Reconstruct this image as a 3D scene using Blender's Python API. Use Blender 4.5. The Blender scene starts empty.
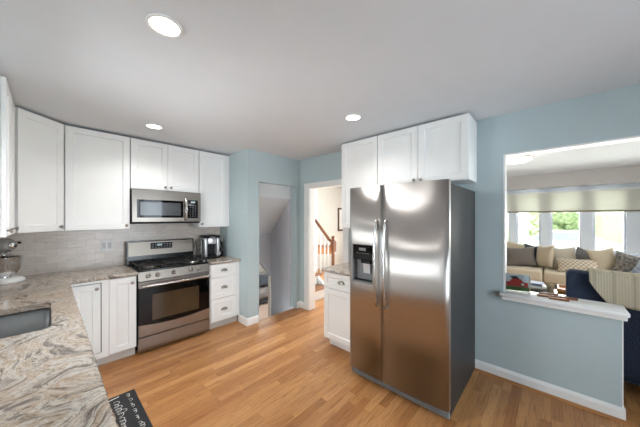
import bpy, bmesh, math, random
from mathutils import Matrix, Vector
random.seed(7)
C = bpy.context.scene.collection
PI = math.pi

# ------------------------------------------------------------------ camera
TH = math.radians(42.7185)
cam_d = bpy.data.cameras.new('camera'); cam = bpy.data.objects.new('camera', cam_d); C.objects.link(cam)
cam.location = (0, 0, 1.487); cam.rotation_euler = (PI/2, 0, TH - PI/2)
cam_d.sensor_width = 36; cam_d.lens = 250.73/640*36; cam_d.shift_y = 4.22/640; cam_d.clip_start = 0.02
bpy.context.scene.camera = cam

# ------------------------------------------------------------------ world, sun, daylight, exposure
w = bpy.data.worlds.new('sky'); bpy.context.scene.world = w; w.use_nodes = True
nt = w.node_tree; bg = nt.nodes['Background']
sky = nt.nodes.new('ShaderNodeTexSky'); sky.sky_type = 'HOSEK_WILKIE'; sky.turbidity = 3.5
sky.sun_direction = Vector((-0.03, 0.62, 0.78)).normalized()
mixw = nt.nodes.new('ShaderNodeMix'); mixw.data_type = 'RGBA'; mixw.inputs[0].default_value = 0.75
nt.links.new(sky.outputs[0], mixw.inputs[6]); mixw.inputs[7].default_value = (0.92, 0.96, 1.0, 1)
nt.links.new(mixw.outputs[2], bg.inputs[0]); bg.inputs[1].default_value = 4.0

def lamp(name, kind, loc, energy, color=(1, 1, 1), rot=(0, 0, 0), size=1, size_y=None, shape='RECTANGLE'):
    d = bpy.data.lights.new(name, kind); d.energy = energy; d.color = color
    if kind == 'AREA':
        d.shape = shape; d.size = size
        if size_y: d.size_y = size_y
    o = bpy.data.objects.new(name, d); C.objects.link(o); o.location = loc; o.rotation_euler = rot
    return o
s = lamp('sun', 'SUN', (0, 0, 20), 15.0, (1, .98, .95)); s.data.angle = 0.02
s.rotation_euler = Vector((0.03, -0.62, -0.78)).to_track_quat('-Z', 'Y').to_euler()
# daylight at the bay and sink windows; the other area lights are added fill
lamp('added_fill_kitchen', 'AREA', (1.35, -2.12, 1.25), 72, (.74, .87, 1), (-PI/2, 0, PI), 1.8, 2.0)  # added kitchen fill at an invented glazed door behind the camera
lamp('daylight_sink', 'AREA', (-0.64, 1.98, 1.575), 26, (.95, .98, 1), (0, -PI/2, 0), 0.9, 1.2)
lamp('daylight_bay', 'AREA', (7.86, -0.5, 1.42), 190, (.97, .99, 1), (0, PI/2, 0), 1.25, 3.0)
lamp('added_fill_foyer', 'AREA', (6.68, 3.0, 1.4), 420, (.94, .97, 1), (0, PI/2, 0), 1.6, 1.4)  # added foyer fill at an invented window out of view
lamp('added_fill_living', 'AREA', (5.2, -3.12, 1.4), 80, (.92, .96, 1), (-PI/2, 0, PI), 2.2, 1.5)  # added living-room fill at an invented side window
VS = bpy.context.scene.view_settings
VS.view_transform = 'Standard'; VS.look = 'None'; VS.gamma = 1; VS.exposure = 0.0; VS.use_curve_mapping = False
bpy.context.scene.display_settings.display_device = 'sRGB'

# ------------------------------------------------------------------ materials
def lin(c):
    return tuple(((x/255)/12.92 if x/255 <= .04045 else ((x/255+.055)/1.055)**2.4) for x in c) + (1,)
class N:
    def __init__(s, name):
        s.m = bpy.data.materials.new(name); s.m.use_nodes = True; s.t = s.m.node_tree
        s.b = s.t.nodes['Principled BSDF']; s.pos = None
    def n(s, k, **kw):
        x = s.t.nodes.new('ShaderNode'+k)
        for a, v in kw.items(): setattr(x, a, v)
        return x
    def l(s, a, b): s.t.links.new(a, b)
    def set(s, k, v):
        s.b.inputs[k].default_value = v
    def P(s):
        if s.pos is None: s.pos = s.n('NewGeometry').outputs['Position']
        return s.pos
    def obj(s): return s.n('TexCoord').outputs['Object']
    def map(s, v, scale=(1,1,1), rot=(0,0,0), loc=(0,0,0)):
        m = s.n('Mapping'); m.inputs['Scale'].default_value = scale; m.inputs['Rotation'].default_value = rot; m.inputs['Location'].default_value = loc
        s.l(v, m.inputs[0]); return m.outputs[0]
    def noise(s, v, scale, detail=3, rough=.5, dist=0):
        x = s.n('TexNoise'); x.inputs['Scale'].default_value = scale; x.inputs['Detail'].default_value = detail
        x.inputs['Roughness'].default_value = rough; x.inputs['Distortion'].default_value = dist
        s.l(v, x.inputs['Vector']); return x
    def math(s, op, a, b=None):
        x = s.n('Math', operation=op)
        for i, q in enumerate((a, b)):
            if q is None: continue
            if isinstance(q, (int, float)): x.inputs[i].default_value = q
            else: s.l(q, x.inputs[i])
        return x.outputs[0]
    def ramp(s, f, stops):
        r = s.n('ValToRGB'); e = r.color_ramp.elements
        while len(e) < len(stops): e.new(.5)
        for q, (p, c) in zip(e, stops): q.position = p; q.color = c
        s.l(f, r.inputs[0]); return r.outputs[0]
    def mix(s, f, a, b, blend='MIX'):
        x = s.n('Mix', data_type='RGBA', blend_type=blend)
        for i, q in ((0, f), (6, a), (7, b)):
            if isinstance(q, (int, float, tuple)): x.inputs[i].default_value = q
            else: s.l(q, x.inputs[i])
        return x.outputs[2]
    def bump(s, h, strength=.2, dist=.01):
        b = s.n('Bump'); b.inputs['Strength'].default_value = strength; b.inputs['Distance'].default_value = dist
        s.l(h, b.inputs['Height']); s.l(b.outputs[0], s.b.inputs['Normal'])
    def col(s, c): s.l(c, s.b.inputs['Base Color'])

def plain(name, rgb, rough=.5, metal=0, var=.04, scale=6, bump=0, bscale=60, spec=.5):
    m = N(name); c = lin(rgb); m.set('Roughness', rough); m.set('Metallic', metal); m.set('Specular IOR Level', spec)
    f = m.noise(m.P(), scale, 2).outputs[0]
    d = tuple(x*(1-var) for x in c[:3])+(1,); u = tuple(min(1, x*(1+var)) for x in c[:3])+(1,)
    m.col(m.ramp(f, [(.3, d), (.7, u)]))
    if bump: m.bump(m.noise(m.P(), bscale, 3).outputs[0], bump, .004)
    return m.m
def emit(name, rgb, strength):
    m = N(name); m.set('Base Color', lin(rgb)); m.set('Emission Color', lin(rgb)); m.set('Emission Strength', strength); return m.m

def oak():
    m = N('oak_strip_floor'); sx = m.n('SeparateXYZ'); m.l(m.P(), sx.inputs[0])
    X, Y = sx.outputs[0], sx.outputs[1]
    W = .0635
    row = m.math('FLOOR', m.math('DIVIDE', Y, W))
    wn = m.n('TexWhiteNoise', noise_dimensions='1D'); m.l(row, wn.inputs['W'])
    xo = m.math('ADD', m.math('DIVIDE', X, .9), m.math('MULTIPLY', wn.outputs[0], 7.3))
    pid = m.math('FLOOR', xo)
    cb = m.n('CombineXYZ'); m.l(row, cb.inputs[0]); m.l(pid, cb.inputs[1])
    wn2 = m.n('TexWhiteNoise', noise_dimensions='2D'); m.l(cb.outputs[0], wn2.inputs['Vector'])
    base = m.ramp(wn2.outputs[0], [(0, lin((158,106,62))), (.3, lin((174,122,75))), (.6, lin((182,130,81))), (.85, lin((194,143,93))), (1, lin((164,110,65)))])
    off = m.n('VectorMath', operation='MULTIPLY_ADD'); m.l(wn2.outputs[1], off.inputs[0]); off.inputs[1].default_value = (9, 9, 9); m.l(m.P(), off.inputs[2])
    g = m.noise(m.map(off.outputs[0], (1.6, 26, 1)), 3.2, 5, .62, .8).outputs[0]
    grain = m.ramp(g, [(.32, (.56,.48,.40,1)), (.5, (1,1,1,1)), (.72, (1.06,1.04,1.0,1))])
    c = m.mix(.85, base, grain, 'MULTIPLY')
    k = m.noise(m.map(off.outputs[0], (.9, 5, 1)), 2.6, 2, .5, 1.5).outputs[0]
    c = m.mix(m.ramp(k, [(.66, (0,0,0,1)), (.78, (.6,.6,.6,1))]), c, lin((132,86,50)))
    fy = m.math('FRACT', m.math('DIVIDE', Y, W)); fx = m.math('FRACT', xo)
    sy = m.math('LESS_THAN', m.math('MINIMUM', fy, m.math('SUBTRACT', 1, fy)), .016)
    sxm = m.math('LESS_THAN', fx, .003)
    seam = m.math('MULTIPLY', m.math('MAXIMUM', sy, sxm), .45)
    c = m.mix(seam, c, lin((96,60,34))); m.col(c)
    m.set('Roughness', .36); m.set('Specular IOR Level', .4)
    m.bump(m.math('SUBTRACT', 1, seam), .15, .002)
    return m.m
def granite():
    m = N('veined_granite'); p = m.P()
    d = m.noise(p, 2.6, 2, .5); dv = m.n('VectorMath', operation='MULTIPLY_ADD')
    m.l(d.outputs[1], dv.inputs[0]); dv.inputs[1].default_value = (.7, .7, .3); m.l(p, dv.inputs[2])
    q = m.map(dv.outputs[0], (5.6, 2.3, 4), (0, 0, math.radians(18)))
    a = m.noise(q, 1.7, 9, .68, .35).outputs[0]
    c = m.ramp(a, [(.30, lin((58,50,46))), (.38, lin((124,112,102))), (.42, lin((172,167,160))), (.47, lin((200,193,184))), (.52, lin((164,146,126))), (.56, lin((196,188,178))), (.61, lin((134,126,120))), (.66, lin((78,68,62))), (.74, lin((172,166,158)))])
    b = m.noise(m.map(dv.outputs[0], (19, 6, 9), (0, 0, math.radians(20))), 2.4, 7, .75, .3).outputs[0]
    c = m.mix(m.ramp(b, [(.52, (0,0,0,1)), (.63, (.85,.85,.85,1))]), c, lin((84,70,58)))
    sp = m.noise(p, 90, 3, .6).outputs[0]
    c = m.mix(m.ramp(sp, [(.52, (0,0,0,1)), (.68, (.6,.6,.6,1))]), c, lin((112,102,94)))
    sxy = m.n('SeparateXYZ'); m.l(p, sxy.inputs[0])
    big = m.math('ADD', m.noise(p, 1.3, 2).outputs[0], 0.0)
    c = m.mix(m.ramp(big, [(.45, (0,0,0,1)), (.7, (.5,.5,.5,1))]), c, lin((214,190,164)), 'MULTIPLY')
    m.col(c); m.set('Roughness', .16)
    return m.m
def tile():
    m = N('subway_tile'); p = m.P(); sx = m.n('SeparateXYZ'); m.l(p, sx.inputs[0])
    cb = m.n('CombineXYZ'); m.l(m.math('ADD', sx.outputs[0], sx.outputs[1]), cb.inputs[0]); m.l(sx.outputs[2], cb.inputs[1])
    b = m.n('TexBrick'); m.l(cb.outputs[0], b.inputs['Vector'])
    b.inputs['Scale'].default_value = 1; b.inputs['Brick Width'].default_value = .155; b.inputs['Row Height'].default_value = .077; b.inputs['Mortar Size'].default_value = .0022
    b.inputs['Color1'].default_value = lin((226,214,204)); b.inputs['Color2'].default_value = lin((213,201,191)); b.inputs['Mortar'].default_value = lin((196,184,174))
    n = m.noise(m.map(cb.outputs[0], (3, 14, 1)), 3, 3).outputs[0]
    m.col(m.mix(.3, b.outputs[0], m.ramp(n, [(.35, lin((194,182,171))), (.65, lin((236,226,216)))])))
    m.set('Roughness', .22); m.bump(b.outputs[1], -.25, .003); return m.m
def steel(name, rgb=(176,174,172), rough=.27, axis=2, aniso=0):
    m = N(name); m.set('Metallic', 1); sc = [2, 2, 2]; sc[axis] = 420
    n = m.noise(m.map(m.P(), tuple(sc)), 1, 2).outputs[0]
    c = lin(rgb); m.col(m.ramp(n, [(.3, tuple(x*.93 for x in c[:3])+(1,)), (.7, c)]))
    r = m.n('MapRange'); m.l(n, r.inputs[0]); r.inputs[3].default_value = rough-.05; r.inputs[4].default_value = rough+.06
    m.l(r.outputs[0], m.b.inputs['Roughness']); m.bump(n, .02, .0003)
    if aniso:
        tg = m.n('Tangent'); tg.direction_type = 'RADIAL'; tg.axis = 'Z'; m.l(tg.outputs[0], m.b.inputs['Tangent'])
        m.set('Anisotropic', aniso)
    return m.m
def fabric(name, rgb, rgb2=None, scale=90, rough=.95, bump=.5, var=.18):
    m = N(name); p = m.obj(); c = lin(rgb)
    c2 = lin(rgb2) if rgb2 else tuple(x*(1-var*2) for x in c[:3])+(1,)
    n = m.noise(p, scale, 3, .7).outputs[0]
    m.col(m.ramp(n, [(.38, c2), (.6, c)])); m.set('Roughness', rough); m.set('Sheen Weight', .2); m.set('Specular IOR Level', .15)
    m.bump(n, bump, .004); return m.m
def lattice(name, a, b, k=15):
    m = N(name); sx = m.n('SeparateXYZ'); m.l(m.obj(), sx.inputs[0])
    u = m.math('MULTIPLY', m.math('ADD', sx.outputs[0], sx.outputs[2]), k); v = m.math('MULTIPLY', m.math('SUBTRACT', sx.outputs[0], sx.outputs[2]), k)
    f = m.math('MINIMUM', m.math('PINGPONG', u, .5), m.math('PINGPONG', v, .5))
    m.col(m.ramp(f, [(.06, lin(a)), (.16, lin(b))])); m.set('Roughness', .95); m.bump(f, .5, .006); return m.m
def knit():
    m = N('cream_knit'); sx = m.n('SeparateXYZ'); m.l(m.P(), sx.inputs[0])
    a = m.math('PINGPONG', m.math('MULTIPLY', sx.outputs[1], 60), .5); b = m.math('PINGPONG', m.math('MULTIPLY', sx.outputs[2], 90), .5)
    st = m.math('PINGPONG', m.math('MULTIPLY', sx.outputs[1], 9), .5)
    f = m.math('MULTIPLY', a, b)
    c = m.ramp(f, [(0, lin((196,184,158))), (.2, lin((228,219,198)))])
    c = m.mix(m.ramp(st, [(.38, (0,0,0,1)), (.44, (.5,.5,.5,1))]), c, lin((168,156,132)))
    m.col(c); m.set('Roughness', .95); m.bump(f, .7, .01); return m.m
def wood(name, a, b, axis=1, rough=.4):
    m = N(name); sc = [18, 18, 18]; sc[axis] = 1.5
    n = m.noise(m.map(m.P(), tuple(sc)), 2, 4, .6, .6).outputs[0]
    m.col(m.ramp(n, [(.3, lin(a)), (.7, lin(b))])); m.set('Roughness', rough); return m.m
def glass_pane(name, tint=(1,1,1), gloss=.06):
    m = N(name); t = m.t; out = t.nodes['Material Output']
    tr = m.n('BsdfTransparent'); tr.inputs[0].default_value = tint+(1,); gl = m.n('BsdfGlossy'); gl.inputs['Roughness'].default_value = .02
    fr = m.n('Fresnel'); fr.inputs[0].default_value = 1.45
    mx = m.n('MixShader'); m.l(m.math('MULTIPLY', fr.outputs[0], 1.0), mx.inputs[0]); m.l(tr.outputs[0], mx.inputs[1]); m.l(gl.outputs[0], mx.inputs[2]); m.l(mx.outputs[0], out.inputs[0]); return m.m
def shade_mat():
    m = N('cellular_shade'); t = m.t; out = t.nodes['Material Output']
    sx = m.n('SeparateXYZ'); m.l(m.P(), sx.inputs[0]); f = m.math('PINGPONG', m.math('MULTIPLY', sx.outputs[1], 30), .5)
    c = m.ramp(f, [(0, lin((240,240,232))), (.5, lin((237,236,228)))])
    m.col(c); m.set('Roughness', .9)
    tl = m.n('BsdfTranslucent'); tl.inputs[0].default_value = lin((226,227,220)); mx = m.n('MixShader'); mx.inputs[0].default_value = .24
    m.l(m.b.outputs[0], mx.inputs[1]); m.l(tl.outputs[0], mx.inputs[2]); m.l(mx.outputs[0], out.inputs[0]); return m.m
def leafy(name, a, b):
    m = N(name); n = m.noise(m.P(), 5, 4).outputs[0]; m.col(m.ramp(n, [(.35, lin(a)), (.65, lin(b))])); m.set('Roughness', .8); return m.m
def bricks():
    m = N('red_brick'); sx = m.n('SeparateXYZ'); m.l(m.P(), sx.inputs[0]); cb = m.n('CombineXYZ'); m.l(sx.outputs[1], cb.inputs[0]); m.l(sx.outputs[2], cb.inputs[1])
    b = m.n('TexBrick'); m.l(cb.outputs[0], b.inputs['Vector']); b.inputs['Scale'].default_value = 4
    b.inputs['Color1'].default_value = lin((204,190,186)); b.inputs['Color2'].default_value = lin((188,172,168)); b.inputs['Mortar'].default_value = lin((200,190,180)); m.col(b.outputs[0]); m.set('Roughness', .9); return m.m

M = dict(
 blue=plain('blue_wall_paint', (182,198,201), .6, var=.015, bump=.05, bscale=220),
 ceil=plain('ceiling_paint', (217,220,223), .8, var=.01, bump=.05, bscale=200),
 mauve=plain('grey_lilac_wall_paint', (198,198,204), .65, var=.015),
 cream=plain('cream_wall_paint', (231,229,223), .7, var=.015),
 greige=plain('greige_wall_paint', (196,192,188), .7, var=.015),
 lowwall=plain('white_wall_paint', (232,230,226), .7, var=.015),
 trim=plain('white_trim_paint', (238,238,236), .35, var=.01),
 cab=plain('white_cabinet_paint', (239,239,237), .33, var=.01),
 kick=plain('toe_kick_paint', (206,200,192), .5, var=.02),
 oak=oak(), granite=granite(), tile=tile(),
 steel=steel('brushed_steel', (158,152,146), .3, 2, .6), steelv=steel('brushed_steel_dimmed', (130,122,113), .33, 2, .5), steelm=steel('brushed_steel_part_dimmed', (146,138,130), .3, 2, .5), fridge=steel('fridge_steel', (190,186,182), .35, 2, .85),  # dimmed copies of one steel: weaker reflections put into the colour
 sinksteel=steel('sink_steel', (128,130,132), .34, 1),
 chrome=plain('polished_chrome', (205,205,205), .12, 1, .02), nickel=plain('satin_nickel', (160,154,146), .28, 1, .03),
 darkband=plain('bronze_nickel', (120,108,92), .35, .8, .03),
 handle=plain('bright_handle_metal', (206,203,199), .24, 1, .02),
 baytrim=plain('white_trim_backlit_tint', (218,225,234), .4, var=.01),  # white bay trim, cool tone of its backlit shade put into the colour
 black=plain('black_enamel', (14,14,15), .2, 0, .1), iron=plain('cast_iron', (20,20,21), .55, 0, .2, bump=.3, bscale=300),
 glass_b=plain('black_glass', (7,7,8), .05, 0, .02, spec=.3), win_b=plain('oven_window_glass', (66,52,36), .06, 0, .05, spec=.6),  # oven window: brown reflection of the floor put into the glass colour
 mw_win=plain('microwave_window_glass', (78,82,86), .12, 0, .05, spec=.6),
 plastic_b=plain('black_plastic', (16,16,17), .45, 0, .1, spec=.25), plastic_g=plain('grey_plastic', (120,122,124), .4, 0, .05), side=plain('fridge_side_grey', (36,36,37), .5, .0, .05, bump=.15, bscale=400),
 plastic_l=plain('light_grey_plastic', (196,197,198), .35, 0, .03), white=plain('white_enamel', (236,236,234), .25, 0, .01), silver=plain('silver_paint', (190,191,193), .25, .6, .02),
 display=emit('panel_glow', (170,190,196), .3), lamp=emit('lamp_lens', (255,247,232), 9), lamp2=emit('flush_lamp_lens', (255,240,214), 1.25),
 pane=glass_pane('window_glass'), acrylic=glass_pane('clear_acrylic', (.97,.985,.98)), tableglass=glass_pane('table_glass', (.86,.92,.9)),
 shade=shade_mat(), rail=plain('shade_rail', (150,142,122), .5),
 sofa=fabric('sand_sofa_fabric', (214,198,172), scale=160, bump=.2, var=.06), tan=fabric('tan_pillow_fabric', (200,184,158), scale=120, bump=.4, var=.1), tan2=fabric('oatmeal_pillow_fabric', (212,202,184), scale=120, bump=.4, var=.12),
 taupe=fabric('grey_brown_pillow_fabric', (124,116,108), scale=70, var=.15), slate=fabric('slate_pillow_fabric', (86,92,104), scale=70, var=.15), grey=fabric('grey_fleece', (150,148,146), (92,92,96), 60), dusk=fabric('blue_grey_pillow_fabric', (142,156,178), (196,204,216), 18),
 mottled=fabric('mottled_grey_pillow_fabric', (166,158,146), (88,90,96), 30), lattice=lattice('lattice_pillow_fabric', (158,138,112), (218,206,186)),
 navy=fabric('navy_tweed', (66,76,98), (30,36,50), 130, bump=.6), knit=knit(), carpet=fabric('rose_beige_carpet', (196,176,164), (150,130,120), 120),
 walnut=wood('brown_stained_wood', (104,60,32), (150,92,52), 1), walnutx=wood('brown_tread_wood', (120,74,44), (160,106,66), 0), oakb=wood('honey_wood', (150,98,54), (190,134,82), 1), darkwood=wood('dark_wood', (54,40,32), (84,64,50), 2),
 mat=plain('black_rubber_mat', (30,30,33), .7, 0, .15, bump=.3, bscale=200), chalk=plain('chalk_white', (218,216,210), .9),
 paper=plain('white_card', (240,240,238), .6), red=plain('red_print', (176,44,34), .5), green=plain('green_print', (70,112,58), .6), skyp=plain('pale_sky_print', (206,222,232), .6), ink=plain('dark_print', (52,58,66), .5),
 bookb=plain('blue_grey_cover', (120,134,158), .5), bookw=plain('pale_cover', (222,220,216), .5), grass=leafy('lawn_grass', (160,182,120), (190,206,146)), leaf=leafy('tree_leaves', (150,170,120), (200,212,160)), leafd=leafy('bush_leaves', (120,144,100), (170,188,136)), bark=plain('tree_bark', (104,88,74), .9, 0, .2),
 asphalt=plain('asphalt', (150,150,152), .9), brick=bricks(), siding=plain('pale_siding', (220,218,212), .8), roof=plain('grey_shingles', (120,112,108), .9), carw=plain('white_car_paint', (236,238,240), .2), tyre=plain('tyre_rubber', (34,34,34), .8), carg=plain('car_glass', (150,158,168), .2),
)

# ------------------------------------------------------------------ builders
def T(x=0, y=0, z=0): return Matrix.Translation((x, y, z))
def RZ(a): return Matrix.Rotation(a, 4, 'Z')
def RX(a): return Matrix.Rotation(a, 4, 'X')
def RY(a): return Matrix.Rotation(a, 4, 'Y')
W = {}
class MB:
    def __init__(s): s.bm = bmesh.new(); s.smooth = set()
    def add(s, verts, faces, mx=None, smooth=False):
        vs = [s.bm.verts.new((mx @ Vector(v)) if mx else v) for v in verts]
        for f in faces:
            try:
                q = s.bm.faces.new([vs[i] for i in f]); q.smooth = smooth
            except ValueError: pass
        return vs
    def box(s, a, b, bev=0, mx=None, seg=1):
        t = bmesh.new(); bmesh.ops.create_cube(t, size=1)
        for v in t.verts:
            v.co = Vector([(a[i]+b[i])/2 + v.co[i]*(b[i]-a[i]) for i in range(3)])
        if bev: bmesh.ops.bevel(t, geom=list(t.edges), offset=bev, segments=seg, profile=.5, affect='EDGES')
        s.merge(t, mx, bev > 0 and seg > 1); return s
    def merge(s, t, mx=None, smooth=False):
        t.verts.index_update(); vs = [s.bm.verts.new((mx @ v.co) if mx else v.co) for v in t.verts]
        for f in t.faces:
            try:
                q = s.bm.faces.new([vs[v.index] for v in f.verts]); q.smooth = smooth
            except ValueError: pass
        t.free()
    def lathe(s, prof, mx=None, n=24, cap=True):
        vs, fs = [], []
        for r, z in prof:
            for k in range(n): a = 2*PI*k/n; vs.append((r*math.cos(a), r*math.sin(a), z))
        for i in range(len(prof)-1):
            for k in range(n): fs.append((i*n+k, i*n+(k+1) % n, (i+1)*n+(k+1) % n, (i+1)*n+k))
        if cap: fs.append(tuple(range(n))[::-1]); fs.append(tuple((len(prof)-1)*n+k for k in range(n)))
        s.add(vs, fs, mx, True); return s
    def cyl(s, p0, p1, r, n=16, r1=None):
        p0, p1 = Vector(p0), Vector(p1); d = p1-p0
        q = d.to_track_quat('Z', 'Y').to_matrix().to_4x4()
        s.lathe([(r, 0), (r if r1 is None else r1, d.length)], Matrix.Translation(p0) @ q, n); return s
    def tube(s, pts, r, n=8, mx=None, rs=None):
        pts = [Vector(p) for p in pts]; vs, fs = [], []
        for i, p in enumerate(pts):
            d = (pts[min(i+1, len(pts)-1)]-pts[max(i-1, 0)]).normalized()
            u = d.cross(Vector((0, 0, 1))); u = u.normalized() if u.length > 1e-3 else Vector((1, 0, 0)); v = u.cross(d).normalized()
            rr = rs[i] if rs else r
            for k in range(n): a = 2*PI*k/n; vs.append(p+u*rr*math.cos(a)+v*rr*math.sin(a))
        for i in range(len(pts)-1):
            for k in range(n): fs.append((i*n+k, i*n+(k+1) % n, (i+1)*n+(k+1) % n, (i+1)*n+k))
        fs.append(tuple(range(n))[::-1]); fs.append(tuple((len(pts)-1)*n+k for k in range(n)))
        s.add(vs, fs, mx, True); return s
    def prism(s, poly, axis, a, b, mx=None):   # poly in the two other axes (cyclic order), extruded along axis a..b
        def mk(p, t):
            if axis == 'x': return (t, p[0], p[1])
            if axis == 'y': return (p[0], t, p[1])
            return (p[0], p[1], t)
        n = len(poly); vs = [mk(p, a) for p in poly]+[mk(p, b) for p in poly]
        fs = [tuple(range(n)), tuple(range(2*n-1, n-1, -1))]+[(i, i+n, (i+1) % n+n, (i+1) % n) for i in range(n)]
        s.add(vs, fs, mx); return s
    def blob(s, c, r, sub=3, jit=.12, seed=0):
        t = bmesh.new(); bmesh.ops.create_icosphere(t, subdivisions=sub, radius=1); rn = random.Random(seed)
        for v in t.verts:
            k = 1+rn.uniform(-jit, jit); v.co = Vector((c[0]+v.co.x*r[0]*k, c[1]+v.co.y*r[1]*k, c[2]+v.co.z*r[2]*k))
        s.merge(t, None, False); return s
    def build(s, name, mat, parent=None):
        bmesh.ops.recalc_face_normals(s.bm, faces=list(s.bm.faces))
        if parent is not None: s.bm.transform(W[parent].inverted())
        me = bpy.data.meshes.new(name); s.bm.to_mesh(me); s.bm.free()
        me.materials.append(M[mat] if isinstance(mat, str) else mat)
        o = bpy.data.objects.new(name, me); C.objects.link(o)
        if parent is not None: o.parent = parent; W[o] = W[parent]
        else: W[o] = Matrix()
        return o
def thing(name, label, cat, loc=(0, 0, 0), rz=0, group=None):
    o = bpy.data.objects.new(name, None); C.objects.link(o); o.empty_display_size = .1
    o.location = loc; o.rotation_euler = (0, 0, rz); W[o] = T(*loc) @ RZ(rz)
    o['label'] = label; o['category'] = cat
    if group: o['group'] = group
    return o
def tag(o, label, cat, group=None):
    o['label'] = label; o['category'] = cat
    if group: o['group'] = group
    return o
def struct(name, mb, mat, parent=None):
    o = mb.build(name, mat, parent); o['kind'] = 'structure'; return o
def center(o):   # move a one-mesh thing's origin to its base
    me = o.data; xs = [v.co for v in me.vertices]
    c = Vector(((min(v.x for v in xs)+max(v.x for v in xs))/2, (min(v.y for v in xs)+max(v.y for v in xs))/2, min(v.z for v in xs)))
    me.transform(T(*(-c))); o.location = c; W[o] = T(*c); return o

# ------------------------------------------------------------------ room shell
XL, YB, XR, ZC = -.50, 3.90, 2.845, 2.44
f = MB()
f.box((-.62, -3.1, -.1), (7.9, 3.12, 0)).box((-.62, 3.12, -.1), (1.98, 4.02, 0)).box((3.70, 3.12, -.1), (6.7, 5.05, 0))
struct('floor', f, 'oak')
c = MB()
c.box((-.62, -2.2, ZC), (2.965, 4.02, 2.56)).box((2.965, -3.1, ZC), (7.25, 1.65, 2.56)).box((2.965, 1.65, ZC), (6.7, 5.12, 2.56))
c.box((7.331, -3.1, 2.15), (7.82, 1.6, 2.26))
c.box((1.85, 4.02, ZC), (2.965, 5.6, 2.56)).box((2.965, 5.12, ZC), (3.9, 5.6, 2.56))
struct('ceiling', c, 'ceil')
struct('wall_back', MB().box((-.62, YB, 0), (1.98, 4.02, ZC)), 'blue')
struct('wall_left', MB().box((-.62, -2.2, 0), (XL, 1.36, ZC)).box((-.62, 1.36, 0), (XL, 2.60, 1.10)).box((-.62, 1.36, 2.05), (XL, 2.60, ZC)).box((-.62, 2.60, 0), (XL, 4.02, ZC)), 'blue')
wf = MB().box((XL, -2.12, 0), (.4, -2.0, ZC)).box((2.3, -2.12, 0), (XR, -2.0, ZC)).box((.4, -2.12, 2.1), (2.3, -2.0, ZC))
struct('wall_front', wf, 'blue')
# stub wall beside the drawers and wall with the opening to the lower stairs
ws = MB().box((1.86, 3.196, 0), (1.98, 3.9, ZC)).box((1.86, 3.076, 0), (2.03, 3.196, ZC)).box((2.03, 3.076, 2.017), (2.765, 3.196, ZC)).box((2.765, 3.076, 0), (2.845, 3.196, ZC))
struct('wall_stair', ws, 'blue')
wr = MB()
wr.box((XR, 2.868, 0), (2.965, 3.196, ZC)).box((XR, 2.165, 1.97), (2.965, 2.868, ZC)).box((XR, .325, 0), (2.965, 2.165, ZC))
wr.box((XR, -.379, 0), (2.965, .325, .765)).box((XR, -1.35, 2.07), (2.965, .325, ZC)).box((XR, -3.1, 0), (2.965, -1.35, ZC))
struct('wall_right', wr, 'blue')
# hall, foyer and living room walls
struct('wall_living', MB().box((7.25, -3.1, 2.145), (7.33, 1.6, ZC)).box((7.25, -3.1, 0), (7.75, -2.4, 2.145)).box((7.25, 1.12, 0), (7.75, 1.6, 2.145)).box((7.68, -2.4, 0), (7.76, 1.12, .72)), 'greige')
struct('wall_hall', MB().box((2.965, 1.55, 0), (7.33, 1.65, ZC)), 'cream')
struct('wall_side', MB().box((2.965, -3.1, 0), (4.0, -3.0, ZC)).box((6.4, -3.1, 0), (7.25, -3.0, ZC)).box((4.0, -3.1, 0), (6.4, -3.0, .55)).box((4.0, -3.1, 2.2), (6.4, -3.0, ZC)), 'greige')
struct('wall_foyer', MB().box((3.65, 5.0, -1.35), (6.7, 5.1, ZC)).box((6.6, 1.65, 0), (6.7, 2.2, ZC)).box((6.6, 3.8, 0), (6.7, 5.0, ZC)).box((6.6, 2.2, 2.2), (6.7, 3.8, ZC)).box((6.6, 2.2, 0), (6.7, 3.8, .6)), 'cream')
struct('wall_upstairs', MB().box((3.66, 3.56, 0), (3.77, 5.0, ZC)), 'cream')
struct('wall_landing', MB().box((2.965, 5.4, .9), (3.77, 5.5, ZC)).box((2.85, 3.196, .9), (2.965, 5.5, ZC)), 'cream')
# lower stair hall: right wall with the sloped cut, sloped soffit, lower room
def sof(y): return 1.795-1.088*(y-3.196)
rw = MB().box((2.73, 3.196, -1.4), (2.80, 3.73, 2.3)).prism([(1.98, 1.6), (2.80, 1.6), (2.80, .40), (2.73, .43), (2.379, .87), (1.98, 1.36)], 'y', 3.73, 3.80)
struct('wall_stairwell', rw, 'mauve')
struct('wall_stairwell_left', MB().box((1.90, 3.9, -1.4), (1.98, 5.5, ZC)).box((1.90, 5.4, 1.0), (2.965, 5.5, ZC)).box((1.93, 3.196, -1.4), (1.98, 3.9, 0)), 'blue')
struct('ceiling_slope', MB().prism([(3.198, sof(3.196)), (3.75, sof(3.75)), (3.75, 2.3), (3.198, 2.3)], 'x', 1.98, 2.73), 'ceil')
struct('floor_lower', MB().box((1.9, 3.2, -1.45), (7.0, 8.6, -1.35)), 'carpet')
struct('wall_lower', MB().box((1.9, 8.3, -1.35), (7.0, 8.4, 1.0)).box((6.4, 5.1, -1.35), (6.5, 8.3, 1.0)).box((1.9, 5.4, -1.35), (1.98, 8.3, 1.0)), 'lowwall')
struct('ceiling_lower', MB().box((1.9, 5.1, 1.0), (6.6, 8.4, 1.08)), 'ceil')
lamp('added_fill_lower_room', 'AREA', (4.4, 6.3, .97), 55, (1, .96, .9), (0, 0, 0), .5, .5)  # unseen ceiling light added to brighten the lower room

# backsplash
struct('trim_1', MB().box((XL, 3.892, .905), (1.86, 3.90, 1.36)).box((.645, 3.892, 1.36), (1.406, 3.90, 1.45)).box((XL, 2.62, .905), (XL+.008, 3.9, 1.36)).box((XL, .5, .905), (XL+.008, 2.62, 1.10)), 'tile')
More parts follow.
